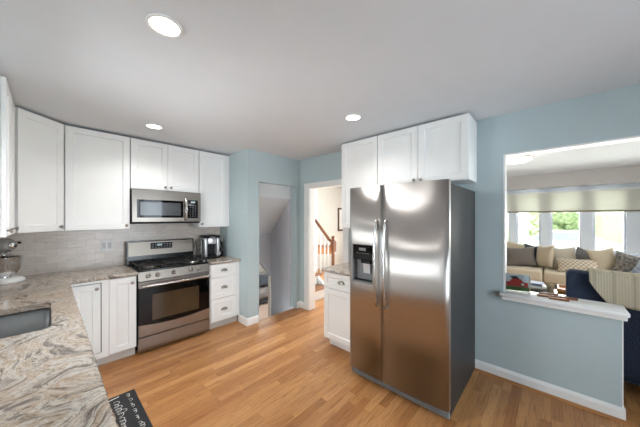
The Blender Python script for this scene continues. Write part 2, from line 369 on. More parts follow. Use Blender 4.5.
# baseboards
def bb(mb, a, b, n):   # from a to b along the wall, n = outward normal
    a, b, n = Vector(a+(0,)), Vector(b+(0,)), Vector(n+(0,))
    prof = [(0, 0), (.016, 0), (.016, .075), (.011, .09), (.004, .1), (0, .1)]
    vs = [p+n*o+Vector((0, 0, z)) for p in (a, b) for o, z in prof]; k = len(prof)
    mb.add(vs, [tuple(range(k)), tuple(range(2*k-1, k-1, -1))]+[(i, (i+1) % k, (i+1) % k+k, i+k) for i in range(k)])
    sh = [(.016, 0), (.028, 0), (.026, .01), (.016, .018)]
    return mb
b1 = MB(); bb(b1, (XR, 1.40), (XR, -.395), (-1, 0)); b1.box((XR-.0155, -.3945, 0), (2.979, -.3795, .096), .003); struct('baseboard_right', b1, 'trim')
q = MB().prism([(XR-.032, 0), (XR-.0162, 0), (XR-.0162, .021), (XR-.026, .017)], 'y', 1.40, -.405); struct('trim_2', q, 'oakb')
b2 = MB(); bb(b2, (1.8435, 3.076), (2.03, 3.076), (0, -1)); bb(b2, (1.86, 3.30), (1.86, 3.0765), (-1, 0)); bb(b2, (2.765, 3.076), (XR, 3.076), (0, -1)); bb(b2, (XR, 3.07), (XR, 2.97), (-1, 0)); struct('baseboard_stair', b2, 'trim')
# doorway casing and jamb
dc = MB()
dc.box((XR-.018, 2.868, 0), (XR, 2.968, 2.04), .004).box((XR-.018, 2.075, 0), (XR, 2.165, 2.04), .004).box((XR-.018, 2.165, 1.97), (XR, 2.868, 2.04), .004)
dc.box((XR-.005, 2.853, 0), (2.97, 2.868, 1.97)).box((XR-.005, 2.165, 0), (2.97, 2.18, 1.97)).box((XR-.005, 2.18, 1.955), (2.97, 2.853, 1.97))
struct('trim_3', dc, 'trim')
# thin jamb around the lower stair opening
sj = MB().box((2.03, 3.07, 0), (2.042, 3.2, 2.017)).box((2.752, 3.07, 0), (2.765, 3.2, 2.017)).box((2.042, 3.07, 2.005), (2.752, 3.2, 2.017)); struct('trim_4', sj, 'blue')
# pass-through sill with moulded apron and capped end
sl = MB().box((2.785, -.41, .775), (3.03, .352, .808), .008, None, 2).box((2.80, -.40, .745), (2.845, .335, .776), .004).box((2.965, -.395, .745), (3.0, .325, .776), .004).box((XR+.001, -.386, .101), (2.964, -.3791, .744))
struct('trim_5', sl, 'trim')
# reveal of the pass-through
struct('trim_6', MB().box((XR-.002, .313, .808), (2.967, .326, 2.0575)).box((XR-.002, -1.35, 2.058), (2.967, .326, 2.071)), 'trim')

# windows -----------------------------------------------------------
def window(name, mb_frame, panes, mat='trim'):
    o = struct(name, mb_frame, mat)
    for a, b in panes: MB().box(a, b).build('pane', 'pane', o)
    return o
wb = MB()
ys = [(1.12, .63), (.60, .185), (.012, -.475), (-.635, -1.085), (-1.25, -1.70), (-1.86, -2.4)]
wb.box((7.66, -2.4, 2.035), (7.75, 1.12, 2.145)).box((7.60, -2.4, .72), (7.76, 1.12, .78))
posts = [(.755, .615), (.185, .012), (-.465, -.635), (-1.075, -1.25), (-1.69, -1.86)]
for a, b in posts: wb.box((7.64, b, .78), (7.75, a, 2.04), .008)
panes = []
edges = [1.12]+[e for p in posts for e in p]+[-2.4]
for i in range(0, len(edges), 2):
    a, b = edges[i], edges[i+1]
    wb.box((7.69, b, .781), (7.73, b+.03, 2.034)).box((7.69, a-.03, .781), (7.73, a, 2.034)).box((7.69, b+.0301, .781), (7.73, a-.0301, .83))
    panes.append(((7.708, b, .8), (7.712, a, 2.04)))
window('window_1', wb, panes, 'baytrim')
wp = MB().box((.4, -2.1, 0), (.47, -2.02, 2.1)).box((2.23, -2.1, 0), (2.3, -2.02, 2.1)).box((.4701, -2.1, 2.03), (2.2299, -2.02, 2.1)).box((1.31, -2.095, .01), (1.39, -2.025, 2.09)).box((.4701, -2.1, 0), (2.2299, -2.02, .08))
window('added_window_2', wp, [((.46, -2.062, .07), (2.24, -2.058, 2.04))])  # unseen glazed door, invented as the opening for the kitchen fill
wfy = MB().box((6.62, 2.2, .6), (6.68, 2.27, 2.2)).box((6.62, 3.73, .6), (6.68, 3.8, 2.2)).box((6.62, 2.2701, .6), (6.68, 3.7299, .67)).box((6.62, 2.2701, 2.13), (6.68, 3.7299, 2.2))
window('added_window_3', wfy, [((6.648, 2.25, .65), (6.652, 3.75, 2.15))])  # unseen window added to let light into the foyer

wk = MB().box((-.60, 1.36, 1.10), (-.49, 1.41, 2.05)).box((-.60, 2.55, 1.10), (-.49, 2.60, 2.05)).box((-.60, 1.4101, 1.10), (-.49, 2.5499, 1.15)).box((-.60, 1.4101, 2.0), (-.49, 2.5499, 2.05)).box((-.58, 1.36, 1.585), (-.54, 2.60, 1.615))
window('window_5', wk, [((-.562, 1.40, 1.14), (-.558, 2.56, 2.01))])
wl = MB().box((4.0, -3.08, .55), (4.06, -3.02, 2.2)).box((6.34, -3.08, .55), (6.4, -3.02, 2.2)).box((4.0601, -3.08, .55), (6.3399, -3.02, .62)).box((4.0601, -3.08, 2.13), (6.3399, -3.02, 2.2)).box((5.17, -3.075, .56), (5.23, -3.025, 2.19))
window('added_window_4', wl, [((4.05, -3.052, .6), (6.35, -3.048, 2.15))])  # unseen side window added to brighten the living room
# cellular shade in the bay
sh = thing('window_shade', 'wide cream cellular shade half lowered over the bay window', 'window shade', (7.62, -.6, 1.62))
m = MB(); n = 22
for i in range(n):
    z0 = 1.635+i*(2.03-1.635)/n; z1 = 1.635+(i+1)*(2.03-1.635)/n; zm = (z0+z1)/2
    m.add([(7.60, -2.35, z0), (7.588, -2.35, zm), (7.60, -2.35, z1), (7.60, 1.08, z0), (7.588, 1.08, zm), (7.60, 1.08, z1), (7.612, -2.35, zm), (7.612, 1.08, zm)],
          [(0, 3, 4, 1), (1, 4, 5, 2), (3, 0, 6, 7), (7, 6, 2, 5)])
m.build('pleated_fabric', 'shade', sh)
MB().box((7.58, -2.36, 1.605), (7.62, 1.09, 1.637), .004).build('bottom_rail', 'rail', sh)
MB().box((7.57, -2.36, 2.03), (7.63, 1.09, 2.07), .004).build('head_rail', 'trim', sh)

# ------------------------------------------------------------------ recessed lights
def can(x, y, label):
    t = thing('ceiling_light', label, 'ceiling light', (x, y, ZC), 0, 'recessed ceiling lights')
    MB().lathe([(.064, -.002), (.081, -.004), (.079, -.009), (.066, -.011), (.064, -.002)], T(x, y, ZC), 28, False).build('trim_ring', 'trim', t)
    MB().lathe([(.001, -.0095), (.052, -.009), (.065, -.0065), (.065, -.003), (.001, -.003)], T(x, y, ZC), 28).build('lens', 'lamp', t)
    d = bpy.data.lights.new('can_glow', 'SPOT'); d.energy = 47; d.spot_size = math.radians(150); d.spot_blend = 1; d.shadow_soft_size = .075; d.color = (1, .98, .96)
    o = bpy.data.objects.new('can_glow', d); C.objects.link(o); o.parent = t; o.location = (0, 0, -.03)
can(.39, 1.404, 'round recessed ceiling light nearest the viewer, above the sink counter')
can(.745, 3.03, 'round recessed ceiling light in front of the cabinets over the microwave')
can(1.955, 1.379, 'round recessed ceiling light in front of the cabinets over the refrigerator')

# ------------------------------------------------------------------ cabinet helpers
def face_mx(x, y, ang):  # local x along the width, local -y outward
    return T(x, y, 0) @ RZ(ang)
def door_mesh(w, z0, z1, t=.02, rail=.058):
    m = MB()
    def ring(i, y): return [(i, y, z0+i), (w-i, y, z0+i), (w-i, y, z1-i), (i, y, z1-i)]
    r = min(rail, (z1-z0)*.28, w*.28)
    rings = [ring(0, 0), ring(0, -t+.002), ring(.002, -t), ring(r, -t), ring(r+.003, -t+.003), ring(r+.007, -t+.009)]
    vs = [v for q in rings for v in q]; fs = [(3, 2, 1, 0)]
    for k in range(len(rings)-1):
        for i in range(4): j = (i+1) % 4; fs.append((k*4+i, k*4+j, k*4+4+j, k*4+4+i))
    b = (len(rings)-1)*4; fs.append((b, b+1, b+2, b+3)); return m, vs, fs
def door(parent, mx, x0, x1, z0, z1, knob=None, name='door', pull=False):
    m, vs, fs = door_mesh(x1-x0, z0, z1); m.add(vs, fs, mx @ T(x0, 0, 0)); d = m.build(name, 'cab', parent)
    if knob:
        kx, kz = knob
        if pull:
            k = MB(); pts = []
            vs2, fs2 = [], []     # cup pull: quarter-dome shell
            nu, nv = 12, 6
            for i in range(nu+1):
                a = PI*i/nu
                for j in range(nv+1):
                    e = (PI/2)*j/nv
                    sa = math.sin(a); vs2.append((kx-.045*math.cos(a), -.0195-.026*sa**.7*math.cos(e), kz-.014+.034*sa**.55*math.sin(e)))
            for i in range(nu):
                for j in range(nv): fs2.append((i*(nv+1)+j, i*(nv+1)+j+1, (i+1)*(nv+1)+j+1, (i+1)*(nv+1)+j))
            k.add(vs2, fs2, mx, True); pass
            k.build('cup_pull', 'nickel', d)
        else:
            k = MB().lathe([(.006, 0), (.006, .012), (.015, .018), (.016, .024), (.011, .029), (.001, .030)], mx @ T(kx, -.0195, kz) @ RX(PI/2), 16); k.build('knob', 'nickel', d)
    return d

# ---- back wall uppers
YU = 3.572
def upper(label, x0, x1, z0, z1, doors):
    t = thing('wall_cabinet', label, 'cabinet', ((x0+x1)/2, 3.74, z0), 0, 'white wall cabinets')
    MB().box((x0, YU+.021, z0), (x1, 3.89, z1), .0015).build('body', 'cab', t)
    for a, b, k in doors: door(t, face_mx(0, YU+.02, 0), a, b, z0+.004, z1-.004, k)
    return t
ZT = 2.418
upper('white wall cabinet with one tall door left of the microwave', .108, .640, 1.355, ZT, [(.112, .636, (.606, 1.40))])
upper('short white double-door wall cabinet directly above the microwave', .643, 1.407, 1.825, ZT, [(.646, 1.024, (.995, 1.868)), (1.028, 1.404, (1.060, 1.868))])
upper('white wall cabinet with one door between microwave and blue wall', 1.410, 1.86, 1.355, ZT, [(1.414, 1.80, (1.446, 1.40))])
# diagonal corner wall cabinet
t = thing('wall_cabinet', 'white corner wall cabinet with angled door above the stand mixer', 'cabinet', (-.25, 3.65, 1.355), 0, 'white wall cabinets')
MB().prism([(-.49, 3.30), (-.19+.018, 3.295+.014), (.105-.014+.014, 3.59), (.105, 3.89), (-.49, 3.89)], 'z', 1.355, ZT).build('body', 'cab', t)
A = Vector((-.188, 3.288)); B = Vector((.104, 3.572)); L = (B-A).length
mxd = face_mx(A.x-.0, A.y+.0, math.atan2(B.y-A.y, B.x-A.x)) @ T(0, .012, 0)
door(t, mxd, .012, L-.008, 1.359, ZT-.004, (L-.05, 1.40))
# left wall uppers
t = thing('wall_cabinet', 'white wall cabinet with a knob on its narrow door, left of the corner cabinet', 'cabinet', (-.34, 3.1, 1.355), 0, 'white wall cabinets')
MB().box((-.49, 2.905, 1.355), (-.212, 3.296, ZT), .0015).build('body', 'cab', t)
door(t, face_mx(-.21, 2.905, PI/2), .004, .36, 1.359, ZT-.004, (.245, 1.40))
t = thing('wall_cabinet', 'white wall cabinet cut by the left edge of the photo', 'cabinet', (-.34, 2.77, 1.355), 0, 'white wall cabinets')
MB().box((-.49, 2.64, 1.355), (-.212, 2.90, ZT), .0015).build('body', 'cab', t)
door(t, face_mx(-.21, 2.64, PI/2), .004, .256, 1.359, ZT-.004, (.04, 1.40))

# ---- base cabinets, back run
YF = 3.285
t = thing('base_cabinet', 'white two-door base cabinet between the corner and the range', 'cabinet', (.38, 3.55, 0), 0, 'white base cabinets')
b = MB().box((.112, YF+.001, .10), (.642, 3.88, .868)); 
b.build('body', 'cab', t)
MB().box((.112, YF+.06, 0), (.642, YF+.08, .10)).build('toe_kick', 'kick', t)
fr = MB().box((.357, YF-.018, .10), (.412, YF, .868)).box((.135, YF-.018, .845), (.357, YF, .868)).box((.135, YF-.018, .10), (.357, YF, .155)); fr.build('face_frame', 'cab', t)
MB().box((.135, YF-.004, .155), (.357, YF, .845)).build('painted_gap_shade', 'plastic_b', t)  # black sheet standing in for shade in the gap around the inset door
door(t, face_mx(0, YF-.004, 0), .136, .349, .163, .838, (.318, .795))
door(t, face_mx(0, YF, 0), .414, .632, .108, .862, (.60, .80))
t = thing('base_cabinet', 'white base cabinet with three drawers right of the range', 'cabinet', (1.65, 3.55, 0), 0, 'white base cabinets')
MB().box((1.432, YF+.001, .10), (1.858, 3.88, .868)).build('body', 'cab', t)
MB().box((1.432, YF+.06, 0), (1.85, YF+.08, .10)).build('toe_kick', 'kick', t)
for z0, z1 in ((.695, .862), (.412, .686), (.110, .403)):
    door(t, face_mx(0, YF, 0), 1.442, 1.80, z0, z1, (1.62, (z0+z1)/2), 'drawer', True)
# ---- base cabinets, left run (under the sink counter)
t = thing('base_cabinet', 'white sink base cabinet under the granite counter in the foreground', 'cabinet', (-.2, 2.2, 0), 0, 'white base cabinets')
MB().box((-.49, .62, .10), (.083, 1.93, .868)).box((-.49, 1.93, .10), (.083, 2.57, .64)).box((.05, 1.93, .64), (.083, 2.57, .868)).box((-.49, 2.57, .10), (.083, 3.2, .868)).box((-.49, 3.2, .10), (.108, 3.88, .868)).build('body', 'cab', t)
MB().box((.01, .62, 0), (.03, 3.2, .10)).build('toe_kick', 'kick', t)
for y0, y1, ky in ((.64, 1.18, 1.14), (1.19, 1.73, 1.22), (1.84, 2.24, 2.2), (2.25, 2.65, 2.29), (2.72, 3.18, 2.76)):
    door(t, face_mx(.084, 0, PI/2), y0, y1, .108, .862, (ky, .80))

# ---- countertops
def rough_edge(m, p0, p1, n, zt=.905, zb=.868, seed=1):   # chiselled stone edge from p0 to p1; n outward
    rn = random.Random(seed); p0, p1, n = Vector(p0+(0,)), Vector(p1+(0,)), Vector(n+(0,)); k = max(2, int((p1-p0).length/.012))
    rows = []
    for i in range(k+1):
        p = p0.lerp(p1, i/k); e = 0 if i in (0, k) else 1
        rows.append([p+Vector((0, 0, zt)), p+n*(.012+e*rn.uniform(-.0012, .0012))+Vector((0, 0, zt-.003)), p+n*(.017+e*rn.uniform(-.0022, .0022))+Vector((0, 0, zt-.017)), p+n*(.011+e*rn.uniform(-.0022, .0022))+Vector((0, 0, zb+.004)), p+Vector((0, 0, zb))])
    vs = [v for r in rows for v in r]; fs = [(i*5+j, i*5+j+1, i*5+6+j, i*5+5+j) for i in range(k) for j in range(4)]
    fs += [(0, 1, 2, 3, 4), tuple(k*5+j for j in (4, 3, 2, 1, 0))]
    m.add(vs, fs)
SX0, SX1, SY0, SY1 = -.40, .012, 1.945, 2.555
ct = MB()
xf, yf = .118, 3.265
ct.box((XL+.01, .60, .868), (xf, SY0, .905)).box((XL+.01, SY1, .868), (xf, 3.89, .905)).box((XL+.01, SY0, .868), (SX0, SY1, .905)).box((SX1, SY0, .868), (xf, SY1, .905)).box((xf, yf, .868), (.648, 3.89, .905))
R = .045
for cx, cy, a0 in ((SX0+R, SY0+R, PI), (SX1-R, SY0+R, 1.5*PI), (SX1-R, SY1-R, 0), (SX0+R, SY1-R, .5*PI)):
    pts = [(cx+R*math.cos(a0+PI/2*i/8), cy+R*math.sin(a0+PI/2*i/8)) for i in range(9)]
    q = (cx+R*math.sqrt(2)*math.cos(a0+PI/4), cy+R*math.sqrt(2)*math.sin(a0+PI/4))
    for i in range(8): ct.prism([pts[i], pts[i+1], q], 'z', .868, .905)
rough_edge(ct, (xf, .60), (xf, yf), (1, 0), seed=2); rough_edge(ct, (xf, yf), (.648, yf), (0, -1), seed=3); rough_edge(ct, (XL+.01, .60), (xf, .60), (0, -1), seed=4)
tag(ct.build('countertop', 'granite'), 'long L-shaped veined granite countertop around the sink', 'countertop')
ct = MB().box((1.426, yf, .868), (1.858, 3.89, .905)); rough_edge(ct, (1.426, yf), (1.858, yf), (0, -1), seed=5)
tag(ct.build('countertop', 'granite'), 'small granite countertop under the coffee maker, right of the range', 'countertop')

# ---- sink (undermount bowl)
t = thing('sink', 'dark grey undermount steel sink set into the granite counter', 'sink', (-.19, 2.25, .66))
m = MB()
def rr(x0, y0, x1, y1, r, z, n=6):
    o = []
    for cx, cy, a0 in ((x1-r, y1-r, 0), (x0+r, y1-r, .5*PI), (x0+r, y0+r, PI), (x1-r, y0+r, 1.5*PI)):
        for i in range(n+1): o.append((cx+r*math.cos(a0+PI/2*i/n), cy+r*math.sin(a0+PI/2*i/n), z))
    return o
rings = [rr(SX0-.018, SY0-.018, SX1+.018, SY1+.018, .05, .8675), rr(SX0-.004, SY0-.004, SX1+.004, SY1+.004, .045, .8675), rr(SX0+.0, SY0+.0, SX1-.0, SY1-.0, .045, .70), rr(SX0+.02, SY0+.02, SX1-.02, SY1-.02, .05, .672), rr(SX0+.15, SY0+.25, SX1-.15, SY1-.25, .04, .665)]
k = len(rings[0]); vs = [v for q in rings for v in q]; fs = [(i*k+j, i*k+(j+1) % k, (i+1)*k+(j+1) % k, (i+1)*k+j) for i in range(len(rings)-1) for j in range(k)]+[tuple((len(rings)-1)*k+j for j in range(k))]
m.add(vs, fs, None, True); bo = m.build('bowl', 'sinksteel', t)
MB().lathe([(.001, .667), (.03, .667), (.042, .670), (.044, .667)], T(-.19, 2.25, 0), 20, False).build('drain', 'chrome', t)

# ---- range
t = thing('gas_range', 'stainless gas range with black oven door and five front knobs', 'range', (1.035, 3.55, 0))
x0, x1, yf2 = .655, 1.42, 3.262
MB().box((x0, 3.31, .03), (x1, 3.86, .885), .003).box((x0+.03, 3.33, 0), (x1-.03, 3.84, .03)).build('body', 'black', t)
MB().box((x0, 3.28, .885), (x1, 3.80, .912), .006, None, 2).build('cooktop', 'black', t)
# control panel, slightly sloped
cp = MB().prism([(3.258, .795), (3.272, .893), (3.32, .893), (3.32, .795)], 'x', x0, x1); cpo = cp.build('control_panel', 'steelv', t)
for kx in (.745, .835, 1.0, 1.19, 1.285):
    k = MB().lathe([(.024, 0), (.024, .006), (.019, .010), (.0175, .026), (.015, .029), (.001, .029)], T(kx, 3.266, .846) @ RX(PI/2+.14), 18)
    k.box((kx-.003, 3.232, .835), (kx+.003, 3.242, .862), .001); k.build('knob', 'nickel', cpo)
# oven door: steel top rail, black glass, steel foot with arched upper edge
dr = MB().box((x0+.003, yf2+.004, .715), (x1-.003, 3.31, .785), .003); od = dr.build('oven_door', 'steel', t)
gl = MB().box((x0+.003, yf2+.006, .30), (x1-.003, 3.31, .715), .003); gl.build('door_glass', 'glass_b', od)
pts = [(x0+.003, .188), (x1-.003, .188)]+[(x1-.003-(x1-x0-.006)*i/16, .318-.030*math.sin(PI*i/16)) for i in range(17)]
MB().prism(pts, 'y', yf2, 3.31).build('door_foot', 'steel', od)
wn = MB().box((.785, yf2+.0045, .345), (1.29, yf2+.008, .632), .002); wn.build('oven_window', 'win_b', od)
hb = MB().tube([(x0+.022+(x1-x0-.044)*i/14, 3.205-.012*math.sin(PI*i/14), .748) for i in range(15)], .0135, 12)
for hx in (x0+.04, x1-.04): hb.box((hx-.012, 3.203, .737), (hx+.012, 3.268, .759), .003)
hb.build('oven_handle', 'handle', od)
sdr = MB(); pr = [(3.31, .03), (3.262, .03), (3.256, .06), (3.258, .178), (3.31, .178)]; sdr.prism(pr, 'x', x0+.003, x1-.003); sdr.build('storage_drawer', 'steel', t)
# backguard
bgd = MB().prism([(3.78, .912), (3.80, 1.19), (3.86, 1.19), (3.87, .912)], 'x', x0-.008, x1-.004); bgo = bgd.build('backguard', 'black', t)
MB().prism([(3.7795, 1.01), (3.7925, 1.178), (3.80, 1.178), (3.80, 1.01)], 'x', x0+.004, x1-.016).build('backguard_panel', 'steelv', bgo)
dp = MB().prism([(3.7825, 1.083), (3.7885, 1.162), (3.80, 1.162), (3.80, 1.083)], 'x', .89, 1.14).build('display', 'plastic_b', bgo)
kk = MB()
for i in range(7):
    for j in range(3):
        if 2 <= i <= 3 and j > 0: continue
        kk.box((.905+i*.033, 3.780, 1.095+j*.021), (.925+i*.033, 3.790, 1.103+j*.021))
kk.build('buttons', 'plastic_g', dp)
MB().box((.965, 3.781, 1.122), (1.02, 3.79, 1.146)).build('clock_window', 'display', dp)
# burners and grates
for bx, by, r in ((.80, 3.42, .045), (.80, 3.67, .038), (1.037, 3.545, .05), (1.275, 3.42, .048), (1.275, 3.67, .035)):
    u = MB().lathe([(r+.02, .912), (r+.018, .918), (r, .920), (r, .932), (r-.006, .936), (.001, .936)], T(bx, by, 0), 20); u.build('burner', 'nickel' if r != .05 else 'iron', t)
    MB().lathe([(r-.004, .936), (r-.003, .943), (r-.012, .946), (.001, .946)], T(bx, by, 0), 20).build('burner_cap', 'iron', t)
for gx0, gx1 in ((.672, .905), (.915, 1.16), (1.17, 1.402)):
    g = MB(); zt = .957; y0, y1 = 3.30, 3.765; gm = (gx0+gx1)/2
    def bar(a, b, h=.012, wd=.011):
        a, b = Vector(a), Vector(b); d = (b-a).normalized(); n_ = Vector((-d.y, d.x, 0))*wd/2
        g.add([a+n_, a-n_, b-n_, b+n_]+[v+Vector((0, 0, h)) for v in (a+n_, a-n_, b-n_, b+n_)], [(0, 3, 2, 1), (4, 5, 6, 7), (0, 1, 5, 4), (1, 2, 6, 5), (2, 3, 7, 6), (3, 0, 4, 7)])
    z = zt-.012
    bar((gx0, y0, z), (gx1, y0, z)); bar((gx0, y1, z), (gx1, y1, z)); bar((gx0+.005, y0, z), (gx0+.005, y1, z)); bar((gx1-.005, y0, z), (gx1-.005, y1, z)); bar((gx0, (y0+y1)/2, z), (gx1, (y0+y1)/2, z))
    bar((gm, y0, z), (gm, y1, z)); bar((gx0, 3.42, z), (gx1, 3.42, z)); bar((gx0, 3.67, z), (gx1, 3.67, z))
    for cx in (gx0+.007, gx1-.007):
        for cy in (y0+.006, (y0+y1)/2, y1-.006): g.box((cx-.007, cy-.006, .912), (cx+.007, cy+.006, z+.004))
    g.build('grate', 'iron', t)

# ---- over-the-range microwave
t = thing('microwave', 'stainless over-the-range microwave mounted under the short cabinet', 'microwave', (1.025, 3.7, 1.416))
x0, x1, zf0, zf1 = .647, 1.404, 1.416, 1.822
MB().box((x0, 3.535, zf0), (x1, 3.888, zf1), .003).build('body', 'plastic_b', t)
fp = MB(); nn = 14
def ybow(x): return 3.505-.012*math.sin(PI*(x-x0)/(x1-x0))
for i in range(nn):
    xa, xb = x0+(x1-x0)*i/nn, x0+(x1-x0)*(i+1)/nn
    fp.add([(xa, 3.535, zf0+.02), (xa, ybow(xa), zf0+.024), (xa, ybow(xa), zf1-.006), (xa, ybow(xa)+.01, zf1), (xa, 3.535, zf1), (xb, 3.535, zf0+.02), (xb, ybow(xb), zf0+.024), (xb, ybow(xb), zf1-.006), (xb, ybow(xb)+.01, zf1), (xb, 3.535, zf1)],
           [(0, 1, 6, 5), (1, 2, 7, 6), (2, 3, 8, 7), (3, 4, 9, 8)]+([(0, 1, 2, 3, 4)] if i == 0 else [])+([(5, 6, 7, 8, 9)] if i == nn-1 else []))
dfr = fp.build('door', 'steelm', t)
def bowpanel(xa, xb, za, zb, off, n=8):
    m = MB()
    for i in range(n):
        a, b = xa+(xb-xa)*i/n, xa+(xb-xa)*(i+1)/n
        m.add([(a, ybow(a)-off, za), (b, ybow(b)-off, za), (b, ybow(b)-off, zb), (a, ybow(a)-off, zb), (a, ybow(a)+.004, za), (b, ybow(b)+.004, za), (b, ybow(b)+.004, zb), (a, ybow(a)+.004, zb)],
              [(0, 1, 2, 3), (0, 4, 5, 1), (3, 2, 6, 7)]+([(0, 3, 7, 4)] if i == 0 else [])+([(1, 5, 6, 2)] if i == n-1 else []))
    return m
wnd = bowpanel(.690, 1.182, 1.488, 1.70, .0015).build('window_frame', 'glass_b', dfr)
bowpanel(.722, 1.15, 1.515, 1.672, .0025).build('window', 'mw_win', wnd)
pn = bowpanel(1.238, 1.365, 1.484, 1.718, .0015).build('control_panel', 'glass_b', t)
MB().box((1.275, 3.494, 1.682), (1.325, 3.502, 1.702)).build('clock_window', 'display', pn)
kk = MB()
for i in range(3):
    for j in range(6): kk.box((1.258+i*.032, 3.4935, 1.505+j*.027), (1.278+i*.032, 3.503, 1.513+j*.027))
kk.build('buttons', 'plastic_g', pn)
hb = MB().tube([(1.207, 3.488-.038*math.sin(PI*i/14), 1.455+.285*i/14) for i in range(15)], .015, 12); hb.build('handle', 'handle', dfr)

# ---- refrigerator
t = thing('refrigerator', 'stainless side-by-side refrigerator with ice dispenser and two bowed handles', 'refrigerator', (2.36, .975, 0))
fy0, fy1, sp = .538, 1.408, 1.062
MB().box((1.992, fy0+.004, .03), (2.795, fy1-.004, 1.742), .006).box((2.02, fy0+.03, 0), (2.76, fy1-.03, .03)).build('cabinet', 'side', t)
for hy in (fy0+.03, fy1-.10): MB().box((2.0, hy, 1.742), (2.10, hy+.07, 1.765), .004).build('hinge_cover', 'plastic_g', t)
kg = MB().box((1.965, fy0+.006, .022), (1.992, fy1-.006, .085), .004)
for i in range(3): kg.box((1.960, fy0+.03, .034+i*.016), (1.966, fy1-.03, .040+i*.016))
kg.build('kick_grille', 'plastic_g', t)
def xb(y): u = (y-(fy0+fy1)/2)/((fy1-fy0)/2); return 1.922+.016*u*u
def fdoor(a, b, zz0, zz1, hole=None):
    m = MB(); n = 14
    ysn = sorted(set([a+(b-a)*i/n for i in range(n+1)]+(list(hole[:2]) if hole else [])))
    zs = [zz0]+(list(hole[2:]) if hole else [])+[zz1]
    idx = {}
    vs, fs = [], []
    def v(y, z, back=False):
        key = (round(y, 5), round(z, 5), back)
        if key not in idx:
            e = 0
            if not back and (abs(y-a) < 1e-6 or abs(y-b) < 1e-6): e = .008
            idx[key] = len(vs); vs.append((1.985 if back else xb(y)+e, y, z))
        return idx[key]
    for i in range(len(ysn)-1):
        for j in range(len(zs)-1):
            ya, yb_ = ysn[i], ysn[i+1]; za, zb_ = zs[j], zs[j+1]
            if hole and ya >= hole[0]-1e-6 and yb_ <= hole[1]+1e-6 and abs(za-hole[2]) < 1e-6: continue
            fs.append((v(ya, za), v(ya, zb_), v(yb_, zb_), v(yb_, za)))
    for i in range(len(ysn)-1):
        ya, yb_ = ysn[i], ysn[i+1]
        fs.append((v(ya, zs[-1]), v(ya, zs[-1], 1), v(yb_, zs[-1], 1), v(yb_, zs[-1]))); fs.append((v(ya, zs[0]), v(yb_, zs[0]), v(yb_, zs[0], 1), v(ya, zs[0], 1)))
        if hole and ya >= hole[0]-1e-6 and yb_ <= hole[1]+1e-6: pass
    for y in (a, b):
        fs.append(tuple([v(y, z) for z in zs]+[v(y, z, 1) for z in reversed(zs)]))
    fs.append((v(a, zs[0], 1), v(a, zs[-1], 1), v(b, zs[-1], 1), v(b, zs[0], 1)))
    m.add(vs, fs); return m
H = (1.148, 1.360, .902, 1.240)
D1 = fdoor(fy0, sp-.003, .092, 1.765).build('door', 'fridge', t)
D2 = fdoor(sp+.003, fy1, .092, 1.765, H).build('door', 'fridge', t)
for dd in (D1, D2):
    for p in dd.data.polygons: p.use_smooth = abs(p.normal.x) > .9
for D, hy in ((D1, 1.020), (D2, 1.104)):
    hb = MB(); pts = []
    for i in range(21):
        s_ = i/20; pts.append((xb(hy)-.012-.045*math.sin(PI*s_)**.7, hy, .735+.73*s_))
    hb.tube(pts, .0125, 12); hb.cyl((xb(hy)-.012, hy, .735), (xb(hy)+.004, hy, .735), .013).cyl((xb(hy)-.012, hy, 1.465), (xb(hy)+.004, hy, 1.465), .013)
    hb.build('handle', 'handle', D)
# dispenser niche
dy0, dy1, dz0, dz1 = H
ds = MB(); xo = xb(1.25)-.004; xi = 1.982
ds.box((xi-.003, dy0, dz0), (xi, dy1, dz1)).box((xo, dy0-.006, dz0-.006), (xi, dy0+.006, dz1+.006)).box((xo, dy1-.006, dz0-.006), (xi, dy1+.006, dz1+.006)).box((xo, dy0, dz1-.004), (xi, dy1, dz1+.006))
ds.prism([(xo-.004, dz0-.006), (xi, dz0-.006), (xi, dz0+.02), (xo-.004, dz0+.01)], 'y', dy0-.006, dy1+.006)
dso = ds.build('dispenser_niche', 'plastic_g', D2)
MB().box((xo-.005, dy0+.004, 1.108), (xi-.004, dy1-.004, dz1+.002), .004).build('dispenser_panel', 'glass_b', dso)
MB().box((xo+.004, dy0+.03, 1.075), (xi-.004, dy0+.13, 1.108), .004).build('ice_chute', 'plastic_b', dso)
MB().prism([(xo+.022, 1.075), (xi-.006, 1.075), (xi-.004, .985), (xo+.03, .985)], 'y', dy0+.045, dy0+.115).build('paddle', 'plastic_l', dso)
kk = MB()
for i in range(5): kk.box((xo-.0065, dy0+.04+i*.028, 1.165), (xo-.004, dy0+.052+i*.028, 1.171))
kk.box((xo-.0065, dy0+.07, 1.19), (xo-.004, dy0+.14, 1.215)); kk.build('buttons', 'plastic_g', dso)
gr = MB()
for i in range(9): gr.box((xo+.006, dy0+.02+i*.021, dz0+.018), (xi-.01, dy0+.028+i*.021, dz0+.022))
gr.build('drip_grille', 'plastic_b', dso)

# ---- right wall cabinets and counter
XC = 2.52
def rface(x): return face_mx(x, 0, -PI/2) @ Matrix.Scale(1, 4)   # local x -> -y, outward -> -x
t = thing('wall_cabinet', 'tall white wall cabinet between the doorway and the refrigerator', 'cabinet', (2.68, 1.7, 1.357), 0, 'white wall cabinets')
MB().box((XC+.021, 1.447, 1.357), (2.84, 1.960, ZT), .0015).build('body', 'cab', t)
door(t, rface(XC+.02), -1.956, -1.449, 1.361, ZT-.004, (-1.49, 1.40))
t = thing('wall_cabinet', 'short white double-door wall cabinet above the refrigerator', 'cabinet', (2.68, .99, 1.825), 0, 'white wall cabinets')
MB().box((XC+.021, .536, 1.828), (2.84, 1.444, ZT), .0015).build('body', 'cab', t)
door(t, rface(XC+.02), -1.441, -.99, 1.832, ZT-.004, (-1.022, 1.868))
door(t, rface(XC+.02), -.986, -.54, 1.832, ZT-.004, (-.954, 1.868))
